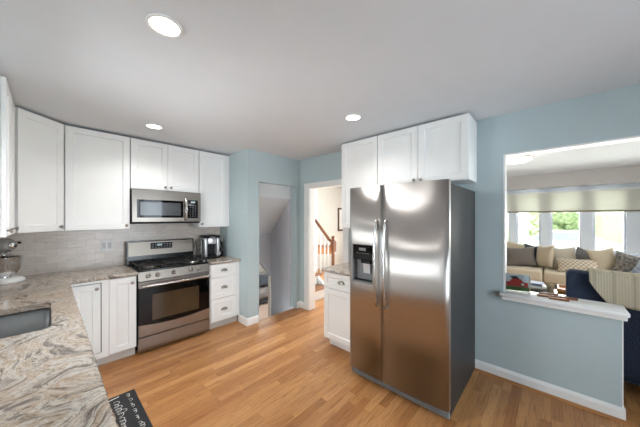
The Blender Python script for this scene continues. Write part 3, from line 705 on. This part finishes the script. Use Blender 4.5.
t = thing('base_cabinet', 'narrow white base cabinet with one drawer left of the refrigerator', 'cabinet', (2.5, 1.68, 0), 0, 'white base cabinets')
MB().box((2.191, 1.425, .10), (2.835, 1.947, .868), .0015).build('body', 'cab', t)
MB().box((2.26, 1.425, 0), (2.28, 1.93, .10)).box((2.28, 1.91, 0), (2.835, 1.93, .10)).build('toe_kick', 'cab', t)
door(t, rface(2.19), -1.943, -1.432, .687, .862, (-1.688, .775), 'drawer', True)
door(t, rface(2.19), -1.943, -1.432, .110, .678, (-1.47, .62))
ct = MB().box((2.155, 1.42, .868), (2.842, 1.955, .905)); rough_edge(ct, (2.155, 1.42), (2.155, 1.955), (-1, 0), seed=8)
tag(ct.build('countertop', 'granite'), 'short granite countertop between the doorway and the refrigerator', 'countertop')

# ---- outlet
t = thing('wall_outlet', 'white two-gang outlet plate on the backsplash left of the range', 'outlet', (.47, 3.89, 1.155))
MB().box((.418, 3.885, 1.092), (.526, 3.892, 1.222), .003).build('cover_plate', 'trim', t)
for ox in (.446, .498): MB().box((ox-.016, 3.8825, 1.122), (ox+.016, 3.886, 1.192), .002).build('receptacle', 'plastic_l', t)

# ---- coffee maker
t = thing('coffee_maker', 'silver and black pod coffee maker on the counter right of the range', 'coffee maker', (1.61, 3.70, .905), math.radians(-8))
def lx(o): return W[t] @ T(0, 0, 0)
Wt = W[t]
MB().box((-.115, -.16, 0), (.115, .13, .022), .01, Wt, 3).build('base', 'plastic_b', t)
cm = MB().box((-.105, -.02, .02), (.105, .125, .30), .02, Wt, 3).box((-.105, -.135, .02), (-.062, .0, .295), .014, Wt, 3).box((.062, -.135, .02), (.105, .0, .295), .014, Wt, 3); cm.build('housing', 'silver', t)
MB().box((-.058, -.12, .20), (.058, .0, .295), .012, Wt, 3).build('brew_head', 'silver', t)
MB().box((-.06, -.03, .022), (.06, -.0215, .2), .002, Wt).box((-.058, -.15, .022), (.058, -.03, .045), .006, Wt).build('cup_bay', 'plastic_b', t)
MB().box((-.112, -.142, .292), (.112, .128, .325), .014, Wt, 3).build('lid', 'plastic_b', t)
MB().tube([(-.035, -.128, .318), (-.03, -.156, .305), (.03, -.156, .305), (.035, -.128, .318)], .006, 8, Wt).build('lid_handle', 'chrome', t)
MB().box((-.145, -.06, .0), (-.108, .1, .28), .008, Wt, 2).build('water_tank', 'acrylic', t)
cd = MB().tube([(1.455, 3.86, 1.05), (1.452, 3.82, 1.12), (1.455, 3.80, 1.15), (1.462, 3.79, 1.05), (1.455, 3.78, .93), (1.47, 3.80, .910), (1.51, 3.81, .912)], .0045, 8)
tag(cd.build('power_cord', 'plastic_b'), 'black power cord hanging beside the coffee maker', 'cord')
t = thing('pod_carousel', 'dark wire rack of coffee pods between coffee maker and blue wall', 'pod rack', (1.79, 3.80, .905))
MB().lathe([(.066, 0), (.066, .008), (.02, .012), (.006, .014), (.006, .30), (.014, .305), (.001, .312)], W[t], 20).build('stand', 'plastic_b', t)
for i in range(4):
    for k in range(6):
        a = 2*PI*k/6+.3; p = W[t] @ Vector((.042*math.cos(a), .042*math.sin(a), .04+i*.066))
        MB().lathe([(.017, -.02), (.023, .02), (.024, .022), (.001, .022)], T(*p) @ RZ(a) @ RY(PI/2), 12).build('pod', ['paper', 'plastic_b', 'rail', 'nickel'][(i+k) % 4], t)

# ---- stand mixer in the corner
dv = Vector((.678, -.735)); MX = Matrix(((dv.x, -dv.y, 0, -.272), (dv.y, dv.x, 0, 3.615), (0, 0, 1, .905), (0, 0, 0, 1)))
t = thing('stand_mixer', 'stand mixer with white foot and steel bowl in the counter corner', 'mixer', (-.272, 3.615, .905), math.atan2(dv.y, dv.x))
MX = W[t]
ft = MB(); ring = []
def sel(a, b, cx, z, n=28, p=3): return [(cx+a*math.copysign(abs(math.cos(2*PI*i/n))**(2/p), math.cos(2*PI*i/n)), b*math.copysign(abs(math.sin(2*PI*i/n))**(2/p), math.sin(2*PI*i/n)), z) for i in range(n)]
def loft(m, rings, mx):
    k = len(rings[0]); vs = [v for r in rings for v in r]
    m.add(vs, [(i*k+j, i*k+(j+1) % k, (i+1)*k+(j+1) % k, (i+1)*k+j) for i in range(len(rings)-1) for j in range(k)]+[tuple(range(k))[::-1], tuple((len(rings)-1)*k+j for j in range(k))], mx, True)
loft(ft, [sel(.185, .11, -.06, .0), sel(.19, .115, -.06, .012), sel(.185, .11, -.06, .03), sel(.17, .095, -.06, .042)], MX)
loft(ft, [sel(.05, .055, -.19, .03, p=2.4), sel(.045, .05, -.195, .14, p=2.4), sel(.05, .052, -.19, .27, p=2.4)], MX); ft.build('foot', 'white', t)
MB().lathe([(.045, .042), (.05, .05), (.04, .058), (.075, .075), (.098, .12), (.108, .19), (.111, .225), (.113, .228), (.109, .228), (.106, .19), (.09, .11), (.05, .075), (.001, .07)], MX, 32, False).build('bowl', 'chrome', t)
hd = MB(); 
def ringx(x, r, zc): return [(x, r*.82*math.cos(2*PI*i/24), zc+r*math.sin(2*PI*i/24)) for i in range(24)]
loft(hd, [ringx(-.26, .03, .335), ringx(-.25, .052, .335), ringx(-.15, .066, .335), ringx(-.02, .064, .335), ringx(.05, .058, .335), ringx(.075, .045, .335), ringx(.082, .03, .335)], MX); hdo = hd.build('head', 'silver', t)
MB().lathe([(.034, 0), (.034, .012), (.028, .016), (.001, .016)], MX @ T(.078, 0, .338) @ RY(PI/2), 20).build('hub_cover', 'chrome', hdo)
MB().cyl(MX @ Vector((.045, .05, .35)), MX @ Vector((.045, .085, .35)), .012, 12).build('knob', 'plastic_b', hdo)
bt = MB().cyl(MX @ Vector((0, 0, .275)), MX @ Vector((0, 0, .215)), .022, 16).cyl(MX @ Vector((0, 0, .22)), MX @ Vector((0, 0, .13)), .007, 10)
for k in range(5): a = PI*k/5; bt.tube([(.045*math.sin(PI*i/10)*math.cos(a), .045*math.sin(PI*i/10)*math.sin(a), .20-.1*i/10) for i in range(11)], .0015, 5, MX)
bt.build('beater', 'chrome', t)
MB().box((-.12, -.121, .30), (.06, -.0, .312), .001, MX @ T(0, .065, .02)).build('trim_band', 'chrome', hdo) if False else None

# ---- floor mat with chalk-style script
t = thing('floor_mat', 'black rubber kitchen mat with white script lettering on the floor', 'mat', (.28, 2.25, 0))
MB().box((.065, 1.90, 0), (.503, 2.652, .010), .003).build('mat_body', 'mat', t)
m = MB(); rn = random.Random(12)
def stroke(pts, wd=.006):
    pts = [Vector((p[0], p[1], .0106)) for p in pts]
    vs, fs = [], []
    for i, p in enumerate(pts):
        d = (pts[min(i+1, len(pts)-1)]-pts[max(0, i-1)]); d = d.normalized() if d.length > 1e-6 else Vector((1, 0, 0)); n_ = Vector((-d.y, d.x, 0))*wd/2
        vs += [p+n_, p-n_]
    for i in range(len(pts)-1): fs.append((2*i, 2*i+1, 2*i+3, 2*i+2))
    m.add(vs, fs)
stroke([(.325, 2.612), (.395, 2.622)], .011)
def script(xb, y0, y1, per, amin, amax, wd, word, gap):   # flowing handwriting along -y
    y = y0
    while y > y1:
        pts = []
        for L_ in range(rn.randint(*word)):
            A_ = rn.uniform(amin, amax) * (1 if rn.random() < .6 else .55); dn = rn.uniform(0, .25)*A_
            for i in range(10):
                t_ = i/10; pts.append((xb-dn+A_*(.5-.5*math.cos(2*PI*t_)), y-per*t_+per*.45*math.sin(2*PI*t_)))
            y -= per
        stroke(pts, wd); y -= gap
script(.355, 2.56, 1.93, .034, .025, .062, .0038, (3, 6), .03)
script(.445, 2.61, 1.93, .022, .014, .028, .0036, (1, 3), .045)
m.build('lettering', 'chalk', t)

# ------------------------------------------------------------------ hall: staircase up, console, picture
t = thing('staircase', 'staircase with wooden treads and handrail seen through the doorway', 'stairs', (3.3, 3.12, 0))
rise, run, ys0 = .188, .255, 3.13
for i in range(8):
    yb0 = ys0+i*run; zt_ = (i+1)*rise
    MB().box((2.967, yb0-.025, zt_-.028), (3.655 if i > 1 else 3.72, yb0+run+.002, zt_), .006).build('tread', 'walnutx', t)
    MB().box((2.967, yb0, zt_-rise), (3.655, yb0+.016, zt_-.028)).build('riser', 'trim', t)
st = MB(); st.prism([(ys0+.02, 0), (ys0+.27, 0), (ys0+8*run, 7*rise-.17), (ys0+8*run, 8*rise-.03), (ys0+.02, rise-.03)], 'x', 3.60, 3.655); st.build('stringer', 'trim', t)
hr = MB().tube([(3.70, 3.07, 1.0), (3.70, 3.18, 1.07), (3.70, 3.55, 1.44)], .03, 10); hr.build('handrail', 'walnut', t)
np_ = MB().box((3.66, 3.03, 0), (3.74, 3.11, .34), .004).lathe([(.036, .34), (.028, .37), (.036, .40), (.03, .5), (.024, .72), (.034, .78), (.026, .80), (.04, .84)], T(3.70, 3.07, 0), 16).box((3.66, 3.03, .84), (3.74, 3.11, 1.04), .004).lathe([(.03, 1.04), (.045, 1.055), (.03, 1.075), (.04, 1.10), (.03, 1.13), (.001, 1.145)], T(3.70, 3.07, 0), 16); np_.build('newel_post', 'walnut', t)
for yy in (3.20, 3.29, 3.40, 3.50):
    zb = rise if yy < ys0+run-.02 else 2*rise
    MB().lathe([(.016, zb), (.016, zb+.12), (.011, zb+.18), (.015, zb+.4), (.011, 1.075+(yy-3.18)-.02)], T(3.70, yy, 0), 10).build('baluster', 'trim', t)
# console table with apron
t = thing('console_table', 'brown wooden console table behind the staircase newel post', 'table', (4.7, 4.35, 0), math.radians(-44))
Wt = W[t]
MB().box((-.50, -.18, .76), (.40, .18, .79), .004, Wt).build('tabletop', 'walnut', t)
MB().box((-.46, -.155, .58), (.36, .155, .76), .003, Wt).build('apron', 'oakb', t)
for sx in (-.44, .34):
    for sy in (-.13, .13): MB().cyl(Wt @ Vector((sx, sy, .60)), Wt @ Vector((sx, sy, 0)), .028, 10, .018).build('leg', 'darkwood', t)
# framed picture
t = thing('framed_picture', 'dark framed picture on the cream wall beyond the doorway', 'picture', (6.05, 4.985, 1.08))
px0, px1 = 6.24-.0, 6.585; pz0, pz1 = 1.06, 1.80
MB().box((px0, 4.972, pz0), (px0+.05, 4.999, pz1)).box((px1-.05, 4.972, pz0), (px1, 4.999, pz1)).box((px0+.0501, 4.972, pz0), (px1-.0501, 4.999, pz0+.05)).box((px0+.0501, 4.972, pz1-.05), (px1-.0501, 4.999, pz1)).build('frame', 'darkwood', t)
MB().box((px0+.05, 4.985, pz0+.05), (px1-.05, 4.998, pz1-.05)).build('print', 'paper', t)

# lower stair treads and the sofa below
t = thing('lower_staircase', 'carpeted steps going down behind the blue opening', 'stairs', (2.36, 3.2, -1.35))
for i in range(6):
    MB().box((1.985, 3.2+i*.25, -1.35), (2.725, 3.2+(i+1)*.25, -(i+1)*.19-.02), .01).build('step', 'carpet', t)
def sofa_low():
    t = thing('sofa', 'grey sofa with loose pillows in the lower room', 'sofa', (4.85, 7.3, -1.35))
    MB().box((4.0, 6.9, -1.30), (5.9, 7.75, -1.14), .02, None, 2).build('base', 'slate', t)
    for k in range(2): MB().box((4.2+k*.76, 6.86, -1.14), (4.95+k*.76, 7.5, -.92), .05, None, 3).build('seat_cushion', 'grey', t)
    MB().box((4.0, 7.5, -1.14), (5.9, 7.8, -.48), .06, None, 3).build('backrest', 'grey', t)
    for ax in (4.0, 5.72): MB().box((ax, 6.9, -1.14), (ax+.18, 7.6, -.7), .05, None, 3).build('arm', 'grey', t)
    for lx_ in (4.05, 5.8):
        for ly in (6.95, 7.7): MB().box((lx_, ly, -1.35), (lx_+.05, ly+.05, -1.30)).build('leg', 'darkwood', t)
sofa_low()

def pillow(label, x, y, z, wd, ht, th, rz, tilt, mat, roll=0, name='throw_pillow', group='pillows on the window sofa'):
    o = thing_mesh = MB(); n = 14; vs, fs = [], []
    for sgn in (1, -1):
        for i in range(n+1):
            for j in range(n+1):
                u, v = -1+2*i/n, -1+2*j/n
                t_ = max(0, (1-abs(u)**2.2)*(1-abs(v)**2.2))**.62
                k = 1-.13*(1-abs(u)**1.6)*abs(v)**2; k2 = 1-.13*(1-abs(v)**1.6)*abs(u)**2
                vs.append((u*wd/2*k2, sgn*t_*th/2, v*ht/2*k))
        b = 0 if sgn == 1 else (n+1)**2
        for i in range(n):
            for j in range(n):
                a = b+i*(n+1)+j; fs.append((a, a+1, a+n+2, a+n+1))
    o.add(vs, fs, None, True); bmesh.ops.remove_doubles(o.bm, verts=list(o.bm.verts), dist=1e-5)
    q = o.build(name, mat); q.matrix_world = T(x, y, z) @ RZ(rz) @ RX(tilt) @ RY(roll)
    tag(q, label, 'pillow', group); return q
pillow('white pillow on the grey sofa in the lower room', 4.45, 7.38, -.68, .5, .45, .16, 0, -.3, 'paper', 0, 'throw_pillow', 'pillows on the lower sofa')
pillow('dark slate pillow on the grey sofa in the lower room', 5.15, 7.36, -.69, .45, .42, .16, 0, -.3, 'slate', .1, 'throw_pillow', 'pillows on the lower sofa')

# ------------------------------------------------------------------ living room
t = thing('sofa', 'long sand-coloured sofa under the bay window', 'sofa', (6.9, -.4, 0))
MB().box((6.42, -2.2, .08), (7.30, 1.05, .24), .02, None, 2).build('base', 'sofa', t)
for y0, y1 in ((-2.05, -1.36), (-1.35, -.62), (-.61, .115), (.125, .88)):
    MB().box((6.40, y0, .24), (7.10, y1, .46), .045, None, 3).build('seat_cushion', 'sofa', t)
MB().box((7.08, -2.2, .24), (7.30, 1.05, .74), .06, None, 3).build('backrest', 'sofa', t)
for y0 in (-2.2, .89): MB().box((6.42, y0, .24), (7.2, y0+.15, .58), .05, None, 3).build('arm', 'sofa', t)
for lx_ in (6.47, 7.2):
    for ly in (-2.15, .97): MB().box((lx_, ly, 0), (lx_+.05, ly+.05, .08)).build('leg', 'darkwood', t)
Z90 = -PI/2
P_ = [
 ('tan pillow tucked behind the grey-brown pillow at the left end', 7.00, .62, .73, .42, .46, .13, Z90+.1, -.18, 'tan', .22),
 ('big grey-brown pillow at the left end of the sand sofa', 6.80, .49, .665, .54, .42, .20, Z90+.15, -.35, 'taupe', -.10),
 ('slate blue pillow squeezed between grey-brown and tan pillows', 7.00, .29, .70, .36, .44, .12, Z90, -.18, 'slate', .12),
 ('upright tan pillow right of the slate blue pillow', 6.82, .10, .705, .36, .47, .17, Z90-.75, -.22, 'tan', -.12),
 ('oatmeal pillow behind the left end of the lattice pillow', 6.93, -.17, .69, .42, .43, .16, Z90+.1, -.28, 'tan2', -.14),
 ('long lattice-patterned lumbar pillow in front of the others', 6.66, -.36, .60, .60, .27, .14, Z90, -.45, 'lattice', -.06),
 ('small grey fleece pillow peeking over the lattice pillow', 6.99, -.46, .68, .34, .42, .12, Z90, -.18, 'grey', .35),
 ('tan pillow at the right end of the lattice pillow', 6.80, -.70, .70, .44, .47, .18, Z90+.55, -.28, 'tan', -.14),
 ('blue-grey pillow behind the mottled grey pillow', 6.99, -.93, .66, .40, .42, .12, Z90, -.18, 'dusk', .05),
 ('mottled grey pillow right of the tan pillow', 6.72, -1.02, .67, .46, .42, .17, Z90+.1, -.35, 'mottled', .22),
 ('pale blue pillow cut by the right edge of the photo', 6.52, -1.22, .68, .44, .44, .16, Z90-.1, -.35, 'dusk', .38)]
for a in P_: pillow(*a)

# flush ceiling lamp
t = thing('flush_lamp', 'round flush ceiling lamp with nickel bands in the living room', 'ceiling light', (4.80, .39, ZC))
MB().lathe([(.19, 0), (.19, -.02), (.18, -.03)], W[t], 32).build('canopy', 'nickel', t)
MB().lathe([(.185, -.02), (.19, -.075), (.175, -.10), (.12, -.118), (.001, -.125)], W[t], 32).build('glass_shade', 'lamp2', t)
MB().lathe([(.192, -.055), (.198, -.055), (.198, -.068), (.192, -.068), (.192, -.055)], W[t], 32, False).build('band', 'darkband', t)

d = bpy.data.lights.new('flush_glow', 'POINT'); d.energy = 8; d.shadow_soft_size = .12; d.color = (1, .97, .93); o = bpy.data.objects.new('flush_glow', d); C.objects.link(o); o.parent = t; o.location = (0, 0, -.30)
# coffee table with books and wooden trays
t = thing('coffee_table', 'glass-topped coffee table in front of the sand sofa', 'table', (5.05, .1, 0))
MB().box((4.65, -.55, .435), (5.45, .75, .447), .003).build('glass_top', 'tableglass', t)
MB().box((4.67, -.53, .40), (5.43, -.47, .434)).box((4.67, .67, .40), (5.43, .73, .434)).box((4.67, -.47, .40), (4.73, .67, .434)).box((5.37, -.47, .40), (5.43, .67, .434)).build('frame', 'bookw', t)
for lx_ in (4.67, 5.37):
    for ly in (-.53, .67): MB().box((lx_, ly, 0), (lx_+.06, ly+.06, .40)).build('leg', 'bookw', t)
def book(label, x, y, z, a, b, h, rz, mat):
    t = thing('book', label, 'book', (x, y, z), rz, 'books on the coffee table')
    MB().box((-a/2, -b/2, 0), (a/2, b/2, .003), 0, W[t]).box((-a/2, -b/2, h-.003), (a/2, b/2, h), 0, W[t]).box((-a/2, -b/2, .003), (-a/2+.004, b/2, h-.003), 0, W[t]).build('cover', mat, t)
    MB().box((-a/2+.004, -b/2+.004, .003), (a/2-.004, b/2-.004, h-.003), 0, W[t]).build('pages', 'paper', t)
book('pale book at the bottom of the stack on the coffee table', 5.0, .22, .447, .22, .32, .03, .1, 'bookw')
book('blue-grey book on top of the stack on the coffee table', 5.0, .23, .477, .20, .28, .035, -.1, 'bookb')
tr = MB().box((4.88, -.36, .447), (5.22, -.06, .457)).box((4.88, -.36, .457), (4.90, -.06, .485)).box((5.20, -.36, .457), (5.22, -.06, .485)).box((4.9, -.36, .457), (5.2, -.34, .485)).box((4.9, -.08, .457), (5.2, -.06, .485))
tag(tr.build('tray', 'oakb'), 'honey wooden tray on the coffee table', 'tray')

# acrylic picture block and wooden blocks on the sill
t = thing('picture_block', 'clear acrylic block with a red car picture on the white sill', 'picture', (2.915, .235, .808), math.radians(12))
Wt = W[t]
ab = MB().box((-.03, -.095, 0), (.03, .095, .165), .002, Wt); ab.build('acrylic_block', 'acrylic', t)
MB().box((-.003, -.088, .05), (.003, .088, .158), 0, Wt).build('sky_print', 'skyp', t)
MB().box((-.005, -.088, .012), (.005, .088, .05), 0, Wt).build('grass_print', 'green', t)
rc = MB().prism([(-.08, .05), (.075, .05), (.08, .085), (.05, .092), (.035, .118), (-.03, .118), (-.045, .095), (-.08, .09)], 'x', -.006, .006, Wt); rc.build('car_print', 'red', t)
MB().prism([(-.02, .118), (.03, .118), (.05, .14), (.0, .145)], 'x', -.0065, .0065, Wt).box((-.0066, -.055, .06), (.0066, -.03, .085), 0, Wt).build('dark_print', 'ink', t)
MB().box((-.0067, -.052, .063), (.0067, -.033, .082), 0, Wt).build('window_print', 'paper', t)
for i, (x, y, z, l, rz, lb) in enumerate([
    (2.90, .03, .808, .13, .35, 'brown wooden block lying on the sill nearest the acrylic picture'),
    (2.855, -.045, .808, .12, .08, 'brown wooden block nearest the sill front edge'),
    (2.93, -.085, .808, .15, .25, 'longest brown wooden block on the sill, nearest the navy armchair'),
    (2.985, .02, .808, .13, .45, 'brown wooden block at the back edge of the sill')]):
    m = MB().box((-.014, -l/2, 0), (.014, l/2, .016), .002, T(x, y, z) @ RZ(rz)); tag(center(m.build('wooden_block', 'walnut')), lb, 'block', 'wooden blocks on the sill')

# navy armchair with knitted throw, its back to the half wall
t = thing('armchair', 'navy tweed armchair with its back to the half wall', 'armchair', (3.7, -.6, 0))
m = MB(); prof = []
ya, yb_, zb0, zt0 = -.10, -1.12, .16, 1.0
def backpoly():
    p = [(ya, zb0)]
    for i in range(7): a = PI/2*i/6; p.append((ya-.05+.05*math.cos(a), zt0-.05+.05*math.sin(a)))
    for i in range(1, 8): p.append((ya-.05-(abs(yb_-ya)-.1)*i/8, zt0-.022*math.sin(PI*i/8)))
    for i in range(7): a = PI/2+PI/2*i/6; p.append((yb_+.05+.05*math.cos(a), zt0-.05+.05*math.sin(a)))
    p.append((yb_, zb0)); return p
bp = backpoly(); nb = len(bp)
cy, cz = (ya+yb_)/2, .6
rings = []
for x, ins in ((3.285, .03), (3.272, .012), (3.285, 0), (3.40, 0), (3.43, .012), (3.44, .035)):
    rings.append([(x+.0*(z-.5), y+(ins if y < cy else -ins), z-(ins if z > cz else 0)) for y, z in bp])
vs = [v for r in rings for v in r]
m.add(vs, [(i*nb+j, i*nb+(j+1) % nb, (i+1)*nb+(j+1) % nb, (i+1)*nb+j) for i in range(len(rings)-1) for j in range(nb)]+[tuple(range(nb))[::-1], tuple((len(rings)-1)*nb+j for j in range(nb))], None, True)
m.build('backrest', 'navy', t)
MB().box((3.30, yb_+.02, .09), (4.02, ya-.02, .30), .03, None, 2).build('base', 'navy', t)
MB().box((3.44, yb_+.15, .30), (4.04, ya-.15, .47), .05, None, 3).build('seat_cushion', 'navy', t)
for y in (ya-.145, yb_+.015): MB().box((3.42, y, .2), (4.0, y+.13, .62), .04, None, 3).build('arm', 'navy', t)
for x in (3.34, 3.92):
    for y in (ya-.10, yb_+.06): MB().cyl((x, y, .09), (x, y, 0), .025, 10, .018).build('leg', 'darkwood', t)
# throw draped over the chair back
m = MB(); ny, ns = 30, 22; vs, fs = [], []
for i in range(ny+1):
    s_ = i/ny; y = -.245-.80*s_
    hang = .06+.17*min(1, (s_/.14))**.8+.035*s_ if s_ < 1 else .26
    top = 1.008-.012*math.sin(PI*s_)
    fold = .006*math.sin(s_*46)+.004*math.sin(s_*23+1)
    for j in range(ns+1):
        q = j/ns
        if q < .5:
            a = q/.5; x = 3.262-.004+fold*a*.0-.012*(1-a)-abs(fold)*(1-a); z = top-.02-hang*(1-a)
            if a > .85: x += .02*((a-.85)/.15)**2; z += .012*((a-.85)/.15)
        elif q < .7: a = (q-.5)/.2; x = 3.27+.185*a; z = top+.012*math.sin(PI*a)-.004
        else: a = (q-.7)/.3; x = 3.458+abs(fold); z = top-.03-.33*a
        vs.append((x, y+.0*fold, z))
for i in range(ny):
    for j in range(ns): a = i*(ns+1)+j; fs.append((a, a+1, a+ns+2, a+ns+1))
m.add(vs, fs, None, True); o = m.build('throw_blanket', 'knit'); md = o.modifiers.new('thickness', 'SOLIDIFY'); md.thickness = .010; md.offset = 1
tag(o, 'cream knitted throw draped over the navy armchair back', 'blanket')

# ------------------------------------------------------------------ outdoors, beyond the bay window
struct('ground', MB().box((7.9, -60, -.9), (90, 60, -.6)), 'grass')
struct('street', MB().box((17, -60, -.6), (24, 60, -.585)), 'asphalt')
def tree(name, label, x, y, h, r, mat, seed, cat='tree'):
    t = thing(name, label, cat, (x, y, -.6)); rn = random.Random(seed)
    if h > 2.5: MB().cyl((x, y, -.6), (x, y, h*.6), .14, 10, .09).build('trunk', 'bark', t)
    m = MB()
    for k in range(9): m.blob((x+rn.uniform(-.6, .6)*r, y+rn.uniform(-.7, .7)*r, h-.6-r*.6+rn.uniform(-.5, .5)*r), (r*.55, r*.55, r*.5), 3, .16, seed+k)
    m.build('crown', mat, t)
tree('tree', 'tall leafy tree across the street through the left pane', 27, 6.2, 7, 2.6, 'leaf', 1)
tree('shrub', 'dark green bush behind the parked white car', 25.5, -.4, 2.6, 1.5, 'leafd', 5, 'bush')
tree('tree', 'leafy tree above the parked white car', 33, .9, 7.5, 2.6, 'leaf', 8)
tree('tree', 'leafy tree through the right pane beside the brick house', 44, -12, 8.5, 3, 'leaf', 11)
t = thing('house', 'brick house with pale upper storey across the street', 'house', (34, -5.0, -.6))
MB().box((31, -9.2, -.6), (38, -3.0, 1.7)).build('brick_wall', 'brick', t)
MB().box((31.05, -9.2, 1.7), (38, -3.0, 4.2)).build('upper_wall', 'siding', t)
MB().prism([(30.4, 4.2), (38.6, 4.2), (34.5, 6.4)], 'y', -9.6, -2.6).build('roof', 'roof', t)
for y in (-4.2, -6.2, -8.0): MB().box((30.98, y-.5, 2.2), (31.06, y+.5, 3.6)).build('window', 'carg', t)
t = thing('car', 'white car parked on the street outside the bay window', 'car', (18.6, -.2, -.585))
def car(cx, cy):
    m = MB(); L_ = 2.2
    pr = [(-L_, .25), (L_, .25), (L_, .62), (1.9, .78), (1.15, .86), (.55, 1.36), (-.95, 1.40), (-1.75, .92), (-L_, .82)]
    m.prism([(cy+a, b-.585) for a, b in pr], 'x', cx-.85, cx+.85); bmesh.ops.bevel(m.bm, geom=list(m.bm.edges), offset=.05, segments=2, affect='EDGES'); m.build('body', 'carw', t)
    m = MB().prism([(cy+a, b-.585) for a, b in [(1.02, .90), (.50, 1.32), (-.9, 1.35), (-1.5, .94)]], 'x', cx-.87, cx+.87); m.build('window', 'carg', t)
    for sx in (-.8, .62):
        for sy in (-1.35, 1.35): MB().cyl((cx+sx, cy+sy, -.255), (cx+sx+.2, cy+sy, -.255), .33, 20).build('wheel', 'tyre', t)
car(18.6, -.2)
